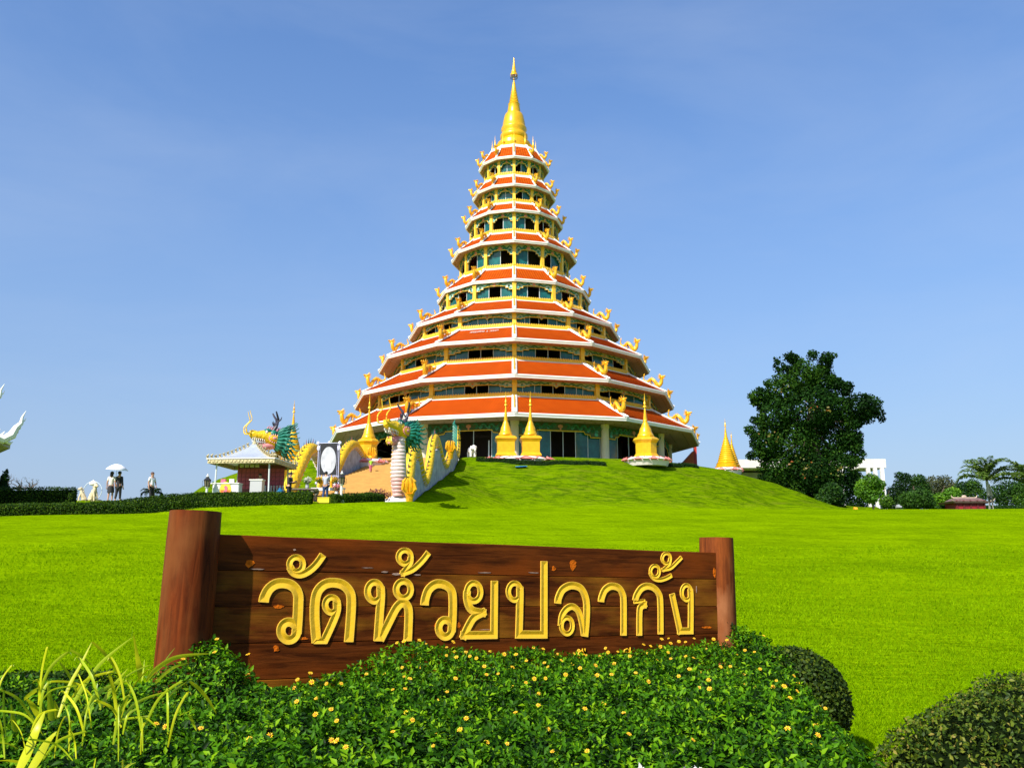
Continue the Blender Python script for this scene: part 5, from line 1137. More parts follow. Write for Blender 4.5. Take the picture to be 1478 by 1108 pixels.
TL_ = [('dark bushy tree filling the gap under the white house columns', 1236, 124, [(1222, 722, 14), (1236, 718, 15), (1250, 722, 14), (1232, 734, 14), (1248, 736, 12), (1266, 726, 13), (1215, 735, 12)], LDARK),
 ('dark evergreen tree with two pointed tops right of the white house', 1300, 118, [(1303, 700, 14), (1294, 712, 14), (1308, 690, 9), (1302, 720, 14), (1290, 725, 12), (1296, 686, 6)], LDARK),
 ('dark rounded tree second from the white house', 1330, 116, [(1328, 694, 11), (1332, 706, 14), (1322, 712, 12), (1335, 718, 12)], LDARK),
 ('mid green broad bush in front of the dark rounded tree', 1318, 106, [(1310, 722, 14), (1326, 720, 16), (1338, 724, 12), (1318, 730, 12)], LMID),
 ('brownish green loose tree between the dark tree and the palm', 1358, 125, [(1350, 700, 15), (1366, 697, 13), (1345, 712, 13), (1372, 708, 12), (1360, 716, 14)], leafmat('leaf_olive', [(0, (.03, .045, .012)), (1, (.11, .12, .035))], .6, .2)),
 ('yellow green bush left of the red pavilion', 1362, 108, [(1358, 722, 12), (1348, 728, 10), (1370, 716, 12), (1378, 712, 9), (1366, 732, 10)], LLIME),
 ('dark tree behind the red pavilion roof', 1400, 122, [(1392, 706, 13), (1404, 702, 12), (1410, 714, 14), (1388, 718, 12)], LDARK),
 ('dark green tree mass behind the left palm', 1450, 124, [(1440, 712, 14), (1456, 706, 14), (1468, 712, 14), (1450, 722, 14)], LDARK),
 ('mid green tree at the right edge behind the second palm', 1478, 122, [(1478, 708, 16), (1488, 716, 16), (1474, 722, 13)], LMID)]
for lab, px, d, L, mt in TL_: mixtree('tree', lab, 'tree', px, d, L, mt, 4200, .26, (3.0, .15), group='trees beyond the lawn on the right')
hedge('clipped_hedge', 'low trimmed hedge along the far right edge of the lawn', [(at(1352, 700, 99).x, 99), (at(1500, 700, 97).x, 97)], 1.0, .55, 9000, .13, LDARK, seg=20)
wh = thing('white_house', 'white flat roofed house mostly hidden behind the very large tree', 'house', (at(1180, 700, 118).x, 118, h(35, 118)))
wz = wh.location.z; ox = wh.location.x; DW_ = 118
def wx(px): return at(px, 700, DW_).x - ox
def wzz(py): return at(1200, py, DW_).z - wz
m = MB(); m.box(((wx(1062) + wx(1236)) / 2, 6, wzz(667)), (wx(1236) - wx(1062), 9, 1.1)); m.box(((wx(1240) + wx(1280)) / 2, 2.0, wzz(669)), (wx(1280) - wx(1242), 5, 1.15)); m.obj('roof', mat('house_white', (.70, .68, .62), .7, 0, 1, .1), wh)
m = MB(); m.box(((wx(1085) + wx(1235)) / 2, 8, wzz(723)), (wx(1235) - wx(1085), 6, wzz(676) - wzz(770))); m.obj('wall', mat('house_wall', (.50, .48, .44), .8, 0, 1, .15), wh)
for px in (1192, 1214, 1252, 1262, 1272): m = MB(); m.box((wx(px), -.6, (wzz(676) - 3) / 2), (.42 if px > 1240 else .25, .4, wzz(676) + 3)); m.obj('column', WHITE, wh)
for px in (1200, 1222): m = MB(); m.box((wx(px), 4.95, wzz(724)), (1.2, .1, 2.2)); m.obj('window', mat('dark_glass', (.03, .05, .06), .1), wh)
m = MB(); m.box(((wx(1272) + wx(1302)) / 2, -3, wzz(733)), (wx(1302) - wx(1272), 3, .35)); m.box(((wx(1274) + wx(1300)) / 2, -3, wzz(740)), (wx(1298) - wx(1276), 2.4, .9)); o = m.obj('shed', mat('shed_roof', (.42, .45, .48), .5)); o.location = wh.location; tag(o, 'low grey roofed shed between the round tree and the dark bushes', 'shed')
def wz_at(px): return at(px, 600, 84).x
m = MB(); m.tube([(0, 0, .12), (.3, 0, .16)], [.22, .16], 8); o = m.obj('lamp_cover', mat('amber', (.80, .36, .02), .5), None, True); x = at(1230, 700, 84).x; o.location = (x, 84, h(x, 84)); tag(o, 'small orange dome on the lawn at the foot of the round tree', 'dome')
# red pavilion
D = 97; px0 = at(1390, 700, D).x; rz0 = h(px0, D); rp = thing('red_pavilion', 'small dark red pavilion with flared brown roof among the bushes on the right', 'pavilion', (px0, D, rz0)); k = D / F
rz1 = zpx(722, D) - rz0; m = MB(); m.box((0, 0, rz1 / 2 - .5), (42 * k, 2.4, rz1 + .9)); m.obj('wall', mat('maroon', (.22, .012, .02), .6, 0, 3, .3), rp)
for i in range(5): m = MB(); m.box((-19.5 * k + i * 9.7 * k, -1.24, rz1 / 2 - .5), (.16, .08, rz1 + .9)); m.obj('post', mat('dark_red', (.12, .01, .012), .6), rp)
m = MB(); rz1 = zpx(722, D) - rz0; vs = []
for rr_, z_ in ((29 * k, rz1 - .28), (27 * k, rz1 - .36), (20 * k, rz1), (15 * k, rz1 + .22)): vs += [(-rr_, -rr_ * .75, z_ + (.12 if rr_ > 28 * k else 0)), (rr_, -rr_ * .75, z_ + (.12 if rr_ > 28 * k else 0)), (rr_, rr_ * .75, z_ + (.12 if rr_ > 28 * k else 0)), (-rr_, rr_ * .75, z_ + (.12 if rr_ > 28 * k else 0))]
fs = [(j * 4 + i, j * 4 + (i + 1) % 4, j * 4 + 4 + (i + 1) % 4, j * 4 + 4 + i) for j in range(3) for i in range(4)] + [(12, 13, 14, 15), (3, 2, 1, 0)]; m.add(vs, fs); m.obj('roof', mat('roof_brown', (.16, .10, .09), .7, 0, 3, .3), rp)
m = MB(); m.tube([(-15 * k, 0, rz1 + .26), (15 * k, 0, rz1 + .26)], .09, 6)
for s in (-1, 1): m.tube([(s * 15 * k, 0, rz1 + .26), (s * 17.5 * k, 0, rz1 + .34), (s * 18.5 * k, 0, rz1 + .55)], [.09, .07, .02], 6); m.tube([(s * 24 * k, -1.5, rz1 - .18), (s * 29 * k, -1.75, rz1 - .12), (s * 31 * k, -1.9, rz1 + .12)], [.05, .06, .01], 5)
m.ball((0, 0, rz1 + .42), (.28, .1, .16), 0, 8, 5); m.obj('ridge', mat('ridge_cream', (.50, .38, .28), .6), rp)
LPALM = leafmat('leaf_palm', [(0, (.06, .13, .02)), (.6, (.16, .27, .04)), (1, (.32, .42, .10))], .45, .3)
for px, top, d, lab, n_, L in ((1425, 694, 88, 'palm with upright feather fronds behind the red pavilion', 22, 3.4), (1484, 700, 86, 'palm cut by the right edge of the picture', 22, 3.5)):
    x = at(px, 700, d).x; z0 = h(x, d); ht = zpx(top, d) - z0; pm_ = thing('palm_tree', lab, 'palm', (x, d, z0), 0, 'palms on the right'); m = MB(); m.tube([(0, 0, -.3), (.05, 0, ht * .5), (0, 0, ht)], [.22, .17, .13], 10); m.tube([(.35, .1, -.3), (.4, .1, ht * .5), (.18, 0, ht * .9)], [.12, .10, .08], 8); m.obj('trunk', mat('palm_trunk', (.42, .40, .34), .8, 0, 5, .3), pm_, True)
    random.seed(px); fronds(pm_, (0, 0, ht), n_, L, LPALM, 1.42, .95, .55, 30, .09, stem=BARK, thick=.03)

# ---------------------------------------------------------------- the wooden sign
TLc = at(318, 771, 5.55); q_ = ray(1040, 797.5); TRc = Vector((0, 0, EYE)) + q_ * (7.55 / q_.y)
ex = (TRc - TLc).normalized(); nrm = Vector((ex.y, -ex.x, 0)).normalized(); 
if nrm.y > 0: nrm = -nrm
ez_ = nrm.cross(ex).normalized(); 
if ez_.z < 0: ez_ = -ez_
BL = (TRc - TLc).length
def uv_of(px, py):
    d = ray(px, py); o = Vector((0, 0, EYE)); t = (TLc - o).dot(nrm) / d.dot(nrm); p = o + d * t - TLc; return p.dot(ex), p.dot(ez_)
# sign frame: local x along the board, local z up, local -y out of the face
SM = Matrix((( ex.x, -nrm.x, ez_.x, TLc.x), (ex.y, -nrm.y, ez_.y, TLc.y), (ex.z, -nrm.z, ez_.z, TLc.z), (0, 0, 0, 1)))
sign = thing('wooden_sign', 'large varnished plank sign with carved golden Thai letters between two logs', 'sign'); sign.matrix_world = SM
def wood(name, c1, c2, c3, seed=0., horizontal=True, rough=.34):
    m = bpy.data.materials.new(name); m.use_nodes = True; n = m.node_tree.nodes; l = m.node_tree.links; b = n['Principled BSDF']
    tc = n.new('ShaderNodeTexCoord'); mp = n.new('ShaderNodeMapping'); mp.inputs['Scale'].default_value = (1.0, 6, 14) if horizontal else (9, 9, .9); mp.inputs['Location'].default_value = (seed, seed * 2.3, seed * 5); l.new(tc.outputs['Object'], mp.inputs[0])
    a = n.new('ShaderNodeTexNoise'); a.inputs['Scale'].default_value = 2.2; a.inputs['Detail'].default_value = 9; a.inputs['Roughness'].default_value = .68; a.inputs['Distortion'].default_value = .6; l.new(mp.outputs[0], a.inputs[0])
    r = n.new('ShaderNodeValToRGB'); e = r.color_ramp.elements; e[0].position = .30; e[0].color = (*c1, 1); e[1].position = .72; e[1].color = (*c2, 1); l.new(a.outputs[0], r.inputs[0])
    # large blotches of worn varnish
    mp2 = n.new('ShaderNodeMapping'); mp2.inputs['Scale'].default_value = (1.2, 2, 3.2) if horizontal else (3, 3, 1.5); mp2.inputs['Location'].default_value = (seed * 3, 0, seed); l.new(tc.outputs['Object'], mp2.inputs[0])
    c = n.new('ShaderNodeTexNoise'); c.inputs['Scale'].default_value = 1.5; c.inputs['Detail'].default_value = 5; l.new(mp2.outputs[0], c.inputs[0])
    r2 = n.new('ShaderNodeValToRGB'); e = r2.color_ramp.elements; e[0].position = .47; e[0].color = (0, 0, 0, 1); e[1].position = .68; e[1].color = (.9, .9, .9, 1); l.new(c.outputs[0], r2.inputs[0])
    mx = n.new('ShaderNodeMixRGB'); l.new(r2.outputs[0], mx.inputs[0]); l.new(r.outputs[0], mx.inputs[1]); mx.inputs[2].default_value = (*c3, 1)
    # small bright chips
    v = n.new('ShaderNodeTexNoise'); v.inputs['Scale'].default_value = 7 if horizontal else 5; v.inputs['Detail'].default_value = 8; v.inputs['Roughness'].default_value = .8; mp3 = n.new('ShaderNodeMapping'); mp3.inputs['Scale'].default_value = (1, 1, 2.4) if horizontal else (2, 2, .6); mp3.inputs['Location'].default_value = (seed * 7, 3, 1); l.new(tc.outputs['Object'], mp3.inputs[0]); l.new(mp3.outputs[0], v.inputs[0])
    r3 = n.new('ShaderNodeValToRGB'); e = r3.color_ramp.elements; e[0].position = .685; e[0].color = (0, 0, 0, 1); e[1].position = .72; e[1].color = (1, 1, 1, 1); l.new(v.outputs[0], r3.inputs[0])
    mx2 = n.new('ShaderNodeMixRGB'); l.new(r3.outputs[0], mx2.inputs[0]); l.new(mx.outputs[0], mx2.inputs[1]); mx2.inputs[2].default_value = (.26, .09, .03, 1)
    l.new(mx2.outputs[0], b.inputs['Base Color']); b.inputs['Roughness'].default_value = rough; b.inputs['Specular IOR Level'].default_value = .05
    mr = n.new('ShaderNodeMapRange'); mr.inputs['To Min'].default_value = rough * .7; mr.inputs['To Max'].default_value = rough * 1.7; l.new(a.outputs[0], mr.inputs['Value']); l.new(mr.outputs[0], b.inputs['Roughness'])
    bp = n.new('ShaderNodeBump'); bp.inputs['Strength'].default_value = .35; bp.inputs['Distance'].default_value = .01; l.new(a.outputs[0], bp.inputs['Height']); l.new(bp.outputs[0], b.inputs['Normal']); return m
ORG = mat('raw_wood', (.60, .13, .006), .8, 0, 30, .35, .5, 60, spec=.05); CHALK = mat('chipped_filler', (.34, .22, .16), .8, 0, 40, .3)
PHt = .2145; ci = 0
for k in range(6):
    z1_ = -k * PHt; z0_ = z1_ - PHt + .0022; wm = wood('plank_wood_%d' % k, (.018, .004, .0015), (.17, .042, .006), (.26, .10, .008) if k in (1, 2, 4) else (.18, .038, .004), seed=k * 1.7 + .4)
    wm.name = 'plank_wood'
    m = MB(); NX = 60; vs = []; fs = []; th = .07; pof = random.uniform(-.002, .002)
    for i in range(NX + 1):
        x_ = BL * i / NX; w0 = .0018 * noise.noise((x_ * 3, k, 0)) ; w1 = .0018 * noise.noise((x_ * 3, k + .5, 0)) + (.003 * noise.noise((x_ * 1.3, 9, 0)) if k == 0 else 0)
        vs += [(x_, pof + .004, z0_ - w0), (x_, pof, z0_ + .003 - w0), (x_, pof, z1_ - .003 + w1), (x_, pof + .004, z1_ + w1), (x_, th, z1_ + w1), (x_, th, z0_ - w0)]
    for i in range(NX):
        for j in range(6): a, b = i * 6 + j, i * 6 + (j + 1) % 6; fs.append((a, a + 6, b + 6, b))
    fs += [(5, 4, 3, 2, 1, 0), tuple(NX * 6 + j for j in range(6))]; m.add(vs, fs); m.obj('plank', wm, sign)
m = MB(); m.box((BL / 2, .05, -PHt * 3), (BL - .02, .02, PHt * 5.9)); m.obj('backing', DARK, sign)
# raw orange and pale chips where the varnish has split
def chip(px, py, rx, rz, mt, seed=0):
    u, v = uv_of(px, py); n_ = 11; m = MB(); random.seed(seed + int(px)); m.prism([(u + rx * cos(2 * pi * i / n_) * random.uniform(.6, 1.15), v + rz * sin(2 * pi * i / n_) * random.uniform(.6, 1.15)) for i in range(n_)], -.0035, .001); m.obj('chip', mt, sign)
for a in ((360, 812, .030, .028, ORG), (399, 935, .02, .026, ORG), (827, 815, .035, .045, ORG), (799, 820, .02, .018, ORG), (437, 921, .04, .010, ORG), (402, 875, .035, .012, ORG), (629, 902, .014, .018, ORG), (662, 902, .014, .022, ORG), (1031, 826, .014, .05, ORG), (1020, 905, .07, .010, ORG),
          (572, 828, .035, .010, CHALK), (555, 825, .03, .006, CHALK), (603, 829, .03, .006, CHALK), (372, 821, .05, .004, CHALK), (530, 819, .04, .003, CHALK), (700, 826, .06, .004, CHALK), (770, 826, .05, .004, CHALK), (1005, 851, .004, .03, CHALK), (700, 908, .05, .003, CHALK), (575, 889, .05, .003, ORG), (425, 793, .012, .006, CHALK)): chip(*a)

LET = mat('letter_gold', (.86, .50, .012), .42, 0, 9, .10, .12, 30); LRIM = mat('letter_rim', (.92, .56, .05), .5)
def field(U, V, path, w, closed):
    """depth inside one carved stroke: distance to its edge, with flat chisel ends and mitred corners"""
    runs = [[]]
    for p in path:
        runs[-1].append(Vector((p[0], p[1], 0)))
        if p[2]: runs.append([Vector((p[0], p[1], 0))])
    runs = [r for r in runs if len(r) > 1]; out = np.full(U.shape, -9.)
    for r in runs:
        c = catmull(r, 6) if len(r) > 2 else r
        c = [np.array((p.x, p.y)) for p in c]
        if not closed:
            for e in (0, -1):      # corners inside a path run on by one half width
                first = e == 0; dr = c[0] - c[1] if first else c[-1] - c[-2]; dr = dr / np.linalg.norm(dr)
                inner = (first and r is not runs[0]) or (not first and r is not runs[-1])
                ext = c[e] + dr * w * (1.0 if inner else .05)
                if first: c.insert(0, ext)
                else: c.append(ext)
        D = np.full(U.shape, 9.)
        for p, q in zip(c[:-1], c[1:]):
            d = q - p; L = (d ** 2).sum() + 1e-12; t = np.clip(((U - p[0]) * d[0] + (V - p[1]) * d[1]) / L, 0, 1)
            D = np.minimum(D, np.hypot(U - p[0] - t * d[0], V - p[1] - t * d[1]))
        S = w - D
        if not closed:
            for e in (0, -1):
                dr = c[0] - c[2] if e == 0 else c[-1] - c[-3]; dr = dr / np.linalg.norm(dr); al = (c[e][0] - U) * dr[0] + (c[e][1] - V) * dr[1]; near = np.hypot(U - c[e][0], V - c[e][1]) < 2.2 * w
                S = np.where(near, np.minimum(S, al), S)
        out = np.maximum(out, S)
    return out
def carve(L):
    pl = [(P_(o, pts, sh), W0 * ws, not sh and len(pts) == 15 and pts[0] == pts[-1] or (not sh and len(pts) == 15)) for o, pts, sh, ws in L]
    au = [p[0] for q in pl for p in q[0]]; av = [p[1] for q in pl for p in q[0]]; st = .0032
    gu = np.arange(min(au) - .05, max(au) + .05, st); gv = np.arange(min(av) - .05, max(av) + .05, st); U, V = np.meshgrid(gu, gv)
    def fld(U, V):
        F_ = np.full(U.shape, -9.); Wm = np.full(U.shape, .02)
        for path, w, cl in pl: S = field(U, V, path, w, cl); Wm = np.where(S > F_, w, Wm); F_ = np.maximum(F_, S)
        return F_, Wm
    F0, W_ = fld(U, V); gy_, gx_ = np.gradient(F0, st); g2 = gx_ ** 2 + gy_ ** 2 + 1e-6
    edge = np.abs(F0) < st * 1.0; U = np.where(edge, U - F0 * gx_ / g2, U); V = np.where(edge, V - F0 * gy_ / g2, V); F1 = np.where(edge, 0, F0)
    rim = .13 * W_; hgt = .0075 - .0068 * np.clip((F1 - rim) / (W_ * .87), 0, 1); ins = F1 >= -1e-9
    n0, n1 = U.shape; idx = -np.ones(U.shape, int); cell = ins[:-1, :-1] & ins[1:, :-1] & ins[:-1, 1:] & ins[1:, 1:] & ((F1[:-1, :-1] + F1[1:, 1:] + F1[1:, :-1] + F1[:-1, 1:]) > 0)
    use = np.zeros(U.shape, bool); use[:-1, :-1] |= cell; use[1:, :-1] |= cell; use[:-1, 1:] |= cell; use[1:, 1:] |= cell; idx[use] = np.arange(use.sum())
    vs = [(a, -(b + .0022), c) for a, b, c in zip(U[use], hgt[use], V[use])]; ii, jj = np.where(cell); fs = [(idx[i, j], idx[i, j + 1], idx[i + 1, j + 1], idx[i + 1, j]) for i, j in zip(ii, jj)]
    Fc = (F1[:-1, :-1] + F1[1:, 1:] + F1[1:, :-1] + F1[:-1, 1:]) / 4; mi = [1 if Fc[i, j] < rim[i, j] * 1.1 else 0 for i, j in zip(ii, jj)]
    # skirt down to the board
    from collections import Counter
    cnt = Counter()
    for f in fs:
        for k in range(4): a, b = f[k], f[(k + 1) % 4]; cnt[(min(a, b), max(a, b))] += 1
    nv = {}
    for (a, b), c in cnt.items():
        if c == 1:
            for q in (a, b):
                if q not in nv: nv[q] = len(vs); vs.append((vs[q][0], .001, vs[q][2]))
            fs.append((a, b, nv[b], nv[a])); mi.append(1)
    m = MB(); m.v = vs; m.f = fs; m.m = mi; return m
K = 160 / 1108
def P_(o, L, sharp=()): return [(*uv_of(o[0] + x * K, o[1] + y * K), i in sharp) for i, (x, y) in enumerate(L)]
def ell(cx, cy, rx, ry, a0=0, n=14, turns=1.0): return [(cx + rx * cos(a0 + 2 * pi * turns * i / n), cy + ry * sin(a0 + 2 * pi * turns * i / n)) for i in range(n + 1)]
o1, o2, o3, o4, o5 = (360, 780), (510, 780), (620, 780), (720, 780), (850, 780)
W0 = .0312
LETTERS = [
 [(o1, ell(392, 900, 80, 90, 0), (), .88), (o1, [(140, 612), (150, 560), (190, 485), (255, 435), (330, 422), (405, 438), (458, 482), (485, 550), (485, 640), (480, 760), (468, 930)], (), 1.0)],
 [(o1, ell(465, 236, 67, 72, 0), (), .60), (o1, [(402, 262), (440, 320), (510, 336), (590, 302), (665, 235), (733, 140)], (), .76)],
 [(o1, ell(818, 640, 64, 76, 0), (), .64), (o1, [(868, 600), (872, 690), (835, 800), (738, 1012)], (), .82), (o1, [(640, 998), (768, 998)], (), .62), (o1, [(668, 1012), (650, 800), (652, 620), (680, 505), (750, 435), (840, 418), (930, 440), (995, 505), (1015, 590), (1008, 780), (990, 1008)], (), .98)],
 [(o2, ell(510, 163, 62, 68, 0), (), .60), (o2, [(568, 165), (560, 225), (498, 320), (590, 285), (680, 205), (748, 118)], (2,), .68)],
 [(o2, ell(208, 508, 70, 94, 0), (), .70), (o2, [(268, 460), (272, 560), (260, 720), (240, 1000)], (), .90), (o2, [(262, 990), (340, 835), (425, 672), (485, 620), (530, 645), (550, 725), (540, 1000)], (), .92), (o2, ell(497, 488, 73, 84, 0), (), .70)],
 [(o2, ell(915, 873, 66, 84, 0), (), .84), (o2, [(708, 642), (715, 580), (745, 495), (800, 442), (860, 428), (930, 450), (978, 505), (990, 590), (988, 760), (978, 910)], (), .95)],
 [(o3, ell(438, 512, 68, 90, 0), (), .66), (o3, [(372, 500), (372, 590), (415, 690), (525, 718), (440, 765), (385, 850), (342, 942), (640, 938), (645, 400)], (3, 6, 7), .88)],
 [(o4, ell(153, 508, 62, 84, 0), (), .62), (o4, [(205, 460), (207, 560), (197, 935), (447, 935), (448, 205)], (2, 3), .90)],
 [(o4, [(585, 625), (592, 570), (630, 492), (690, 453), (750, 448), (812, 475), (855, 545), (873, 640), (870, 800), (855, 955)], (), .88), (o4, ell(676, 848, 56, 80, 0), (), .56), (o4, [(845, 945), (828, 830), (795, 715), (735, 657), (675, 677), (628, 745), (614, 850)], (), .76)],
 [(o5, [(117, 610), (122, 570), (150, 500), (195, 460), (240, 453), (292, 472), (330, 530), (342, 610), (342, 945)], (), .86)],
 [(o5, [(712, 932), (709, 610), (690, 525), (640, 470), (580, 452), (520, 475), (475, 540), (458, 600)], (), .84), (o5, [(445, 612), (555, 598)], (), .42), (o5, [(548, 600), (545, 640), (508, 670), (500, 760), (500, 945)], (1,), .80)],
 [(o5, ell(655, 306, 44, 57, 0), (), .44), (o5, [(608, 318), (640, 375), (700, 392), (765, 375), (822, 345)], (), .54)],
 [(o5, ell(769, 178, 41, 52, 0), (), .42), (o5, [(808, 180), (792, 240), (742, 288), (810, 272), (870, 218), (922, 165)], (2,), .50)],
 [(o5, ell(970, 518, 46, 74, 0), (), .54), (o5, [(1008, 480), (1014, 580), (1012, 898), (905, 900), (826, 530)], (2, 3), .84)]]
for L in LETTERS:
    o = carve(L).obj('letter', [LET, LRIM], sign)
# tops of the smaller second line showing above the leaves
m = MB()
SM_ = [[(833.5, 944), (835, 940.5), (838, 938.5), (841, 940), (843.3, 944), (833.5, 944)], [(843.6, 945), (843.8, 935)], [(840, 940), (840.2, 935.2)], [(899.5, 940), (901, 937), (904.5, 935.5), (907, 937.5), (909, 941), (899.5, 940)], [(908.6, 941), (909, 933.5)],
       [(833, 960), (833, 951), (837, 948), (841, 951), (841, 960)], [(900, 958), (900, 949), (903, 945), (906, 947)], [(908, 958), (908, 947)], [(871, 962), (871, 951), (876, 948), (880, 952), (880, 962)], [(856, 962), (857, 951), (862, 950)], [(815, 962), (815, 951), (819, 949), (823, 953), (823, 962)]]
for sl_ in SM_:
    m.tube([(*(lambda q: (q[0], -.006, q[1]))(uv_of(*p)),) for p in sl_], .005, 5)
m.obj('small_lettering', LET, sign)
# log posts with checks
def log(u, y_off, r, ztop, zbot, seed, top_tilt=0):
    m = MB(); n_ = 40; Nz = 16; vs = []; fs = []
    for j in range(Nz + 1):
        z_ = ztop + (zbot - ztop) * j / Nz; rr = r * (1 + .05 * j / Nz)
        for i in range(n_):
            a = 2 * pi * i / n_; k = 1 + .012 * noise.noise((cos(a) * 2 + seed, sin(a) * 2, z_ * 1.5)) - (.05 if (i * 7 + seed) % 13 == 0 and z_ > ztop - .5 - .02 * i else 0) * .6
            e = .985 if j == 0 else 1; vs.append((u + rr * k * e * cos(a), y_off + rr * k * e * sin(a), z_))
    for j in range(Nz):
        for i in range(n_): l_ = (i + 1) % n_; fs.append((j * n_ + i, j * n_ + l_, j * n_ + n_ + l_, j * n_ + n_ + i))
    fs.append(tuple(range(n_))); m.add(vs, fs); return m
WL = wood('log_wood', (.035, .007, .003), (.20, .042, .008), (.17, .055, .015), 4.2, False, .42); WR = wood('log_wood_worn', (.06, .015, .006), (.30, .075, .015), (.34, .13, .05), 8.1, False, .6)
u, v = uv_of(276, 740); log(-.155, .0, .152, v + .01, -2.1, 3).obj('log_post', WL, sign, True)
u, v = uv_of(1047, 779); log(BL + .048, .10, .142, v + .02, -2.0, 6).obj('log_post', WR, sign, True)

# ---------------------------------------------------------------- foreground planting
SILH = [(-60, 965), (0, 968), (80, 985), (150, 985), (200, 978), (240, 958), (268, 935), (290, 915), (308, 928), (330, 975), (360, 990), (400, 985), (450, 975), (480, 965), (510, 950), (545, 930), (580, 922), (620, 935), (650, 938), (700, 942), (740, 932), (770, 943), (850, 946), (900, 940), (950, 930), (1000, 925), (1025, 938), (1040, 900), (1065, 912), (1085, 922), (1130, 950)]
su = []; sz_ = []
for px, py in SILH:
    u, v = uv_of(px, py); su.append(u); p = TLc + ex * u + ez_ * v; sz_.append(EYE + (p.z - EYE) * .965 - .065)
su = np.array(su); sz_ = np.array(sz_)
en = np.array((ex.x, ex.y)); nn2 = np.array((nrm.x, nrm.y))
def bush_top(x, y):
    dx = x - TLc.x; dy = y - TLc.y; u = dx * en[0] + dy * en[1]; t = dx * nn2[0] + dy * nn2[1]
    ridge = np.interp(u, su, sz_); k = sstep((t - .15) / 1.3)
    base = .90 + .03 * np.sin(x * 3.1 + y) - .05 * sstep((2.6 - y) / 1)
    z = ridge * (1 - k) + base * k
    lump = .05 * np.sin(x * 4.3 + 1.3 * np.sin(y * 3.7)) * np.sin(y * 4.9 + x * 1.7) + .03 * np.sin(x * 11 + y * 3) * np.sin(y * 9.3 - x * 2) 
    z = z + lump * (.4 + .6 * k)
    xm = 1.60 + .20 * (y - 3.6); e = np.clip((xm - x) / .55, 0, 1); z = .12 + (z - .12) * np.sqrt(e * (2 - e))
    return z, u, t, xm
def proj(x, y, z):
    zz = z - EYE; d = y * cos(P) + zz * sin(P); u = zz * cos(P) - y * sin(P); return CX + F * x / d, CY - F * u / d, d
NS = 110000
X = rng.uniform(-3.4, 2.6, NS); Y = rng.uniform(1.9, 8.3, NS); zt_, u_, t_, xm_ = bush_top(X, Y)
px, py, dd = proj(X, Y, zt_)
ok = (t_ > .12) & (X < xm_ - .01) & (px > -90) & (px < 1560) & (py < 1200) & (Y > 2.2) & (rng.random(NS) < np.clip(1.35 - dd * .06, .5, 1)) & (u_ > -3)
ok |= (t_ > -.35) & (t_ <= .12) & (u_ > BL + .02) & (X < xm_ - .05) & (px < 1300)
X, Y, zt_ = X[ok], Y[ok], zt_[ok]; X = X[:27000]; Y = Y[:27000]; zt_ = zt_[:27000]
gxx = (bush_top(X + .03, Y)[0] - bush_top(X - .03, Y)[0]) / .06; gyy = (bush_top(X, Y + .03)[0] - bush_top(X, Y - .03)[0]) / .06
Nv = np.stack([-gxx * .6, -gyy * .6 - .25, np.ones(len(X))], 1); Nv /= np.linalg.norm(Nv, axis=1)[:, None]
dep = np.minimum(rng.exponential(.055, len(X)), .22) - .025; C0 = np.stack([X, Y, zt_], 1) - Nv * dep[:, None]
fb = thing('flowering_shrub', 'broad low green shrub dotted with small yellow flowers in front of the sign', 'shrub', (0, 4.2, .12)); off = np.array((0, 4.2, .12))
K5 = 5; sh_ax = Nv + rng.normal(0, .35, Nv.shape); sh_ax /= np.linalg.norm(sh_ax, axis=1)[:, None]
ph0 = rng.uniform(0, 6.28, len(X)); A1 = np.cross(sh_ax, (0.3, 1, .2)); A1 /= np.linalg.norm(A1, axis=1)[:, None]; A2 = np.cross(sh_ax, A1)
PT = []; AL = []; NR = []; TT = []; SZ = []
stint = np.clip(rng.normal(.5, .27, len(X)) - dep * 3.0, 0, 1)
for k in range(K5):
    ph = ph0 + k * 2.4; el = .25 + .9 * (k / K5); d = (A1 * np.cos(ph)[:, None] + A2 * np.sin(ph)[:, None]) * cos(el) + sh_ax * sin(el)
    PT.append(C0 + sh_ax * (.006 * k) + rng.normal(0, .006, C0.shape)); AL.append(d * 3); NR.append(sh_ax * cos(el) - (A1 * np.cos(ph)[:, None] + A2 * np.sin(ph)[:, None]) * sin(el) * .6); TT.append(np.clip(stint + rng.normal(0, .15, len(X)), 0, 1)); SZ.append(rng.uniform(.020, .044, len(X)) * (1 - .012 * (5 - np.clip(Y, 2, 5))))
PT, AL, NR, TT, SZ = map(np.concatenate, (PT, AL, NR, TT, SZ))
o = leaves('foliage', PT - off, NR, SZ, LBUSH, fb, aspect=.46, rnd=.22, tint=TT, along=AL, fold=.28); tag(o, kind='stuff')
# dark inner sheet added as painted shade between the leaves
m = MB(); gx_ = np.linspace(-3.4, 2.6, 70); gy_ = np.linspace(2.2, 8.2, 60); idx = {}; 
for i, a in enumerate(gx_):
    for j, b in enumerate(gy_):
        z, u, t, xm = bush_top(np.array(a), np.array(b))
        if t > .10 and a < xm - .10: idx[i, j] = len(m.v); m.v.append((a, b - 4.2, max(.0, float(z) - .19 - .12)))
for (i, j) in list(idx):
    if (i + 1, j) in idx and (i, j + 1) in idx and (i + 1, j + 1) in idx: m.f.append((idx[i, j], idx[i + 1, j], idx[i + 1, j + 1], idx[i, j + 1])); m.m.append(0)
m.obj('shade_core', CORE, fb)
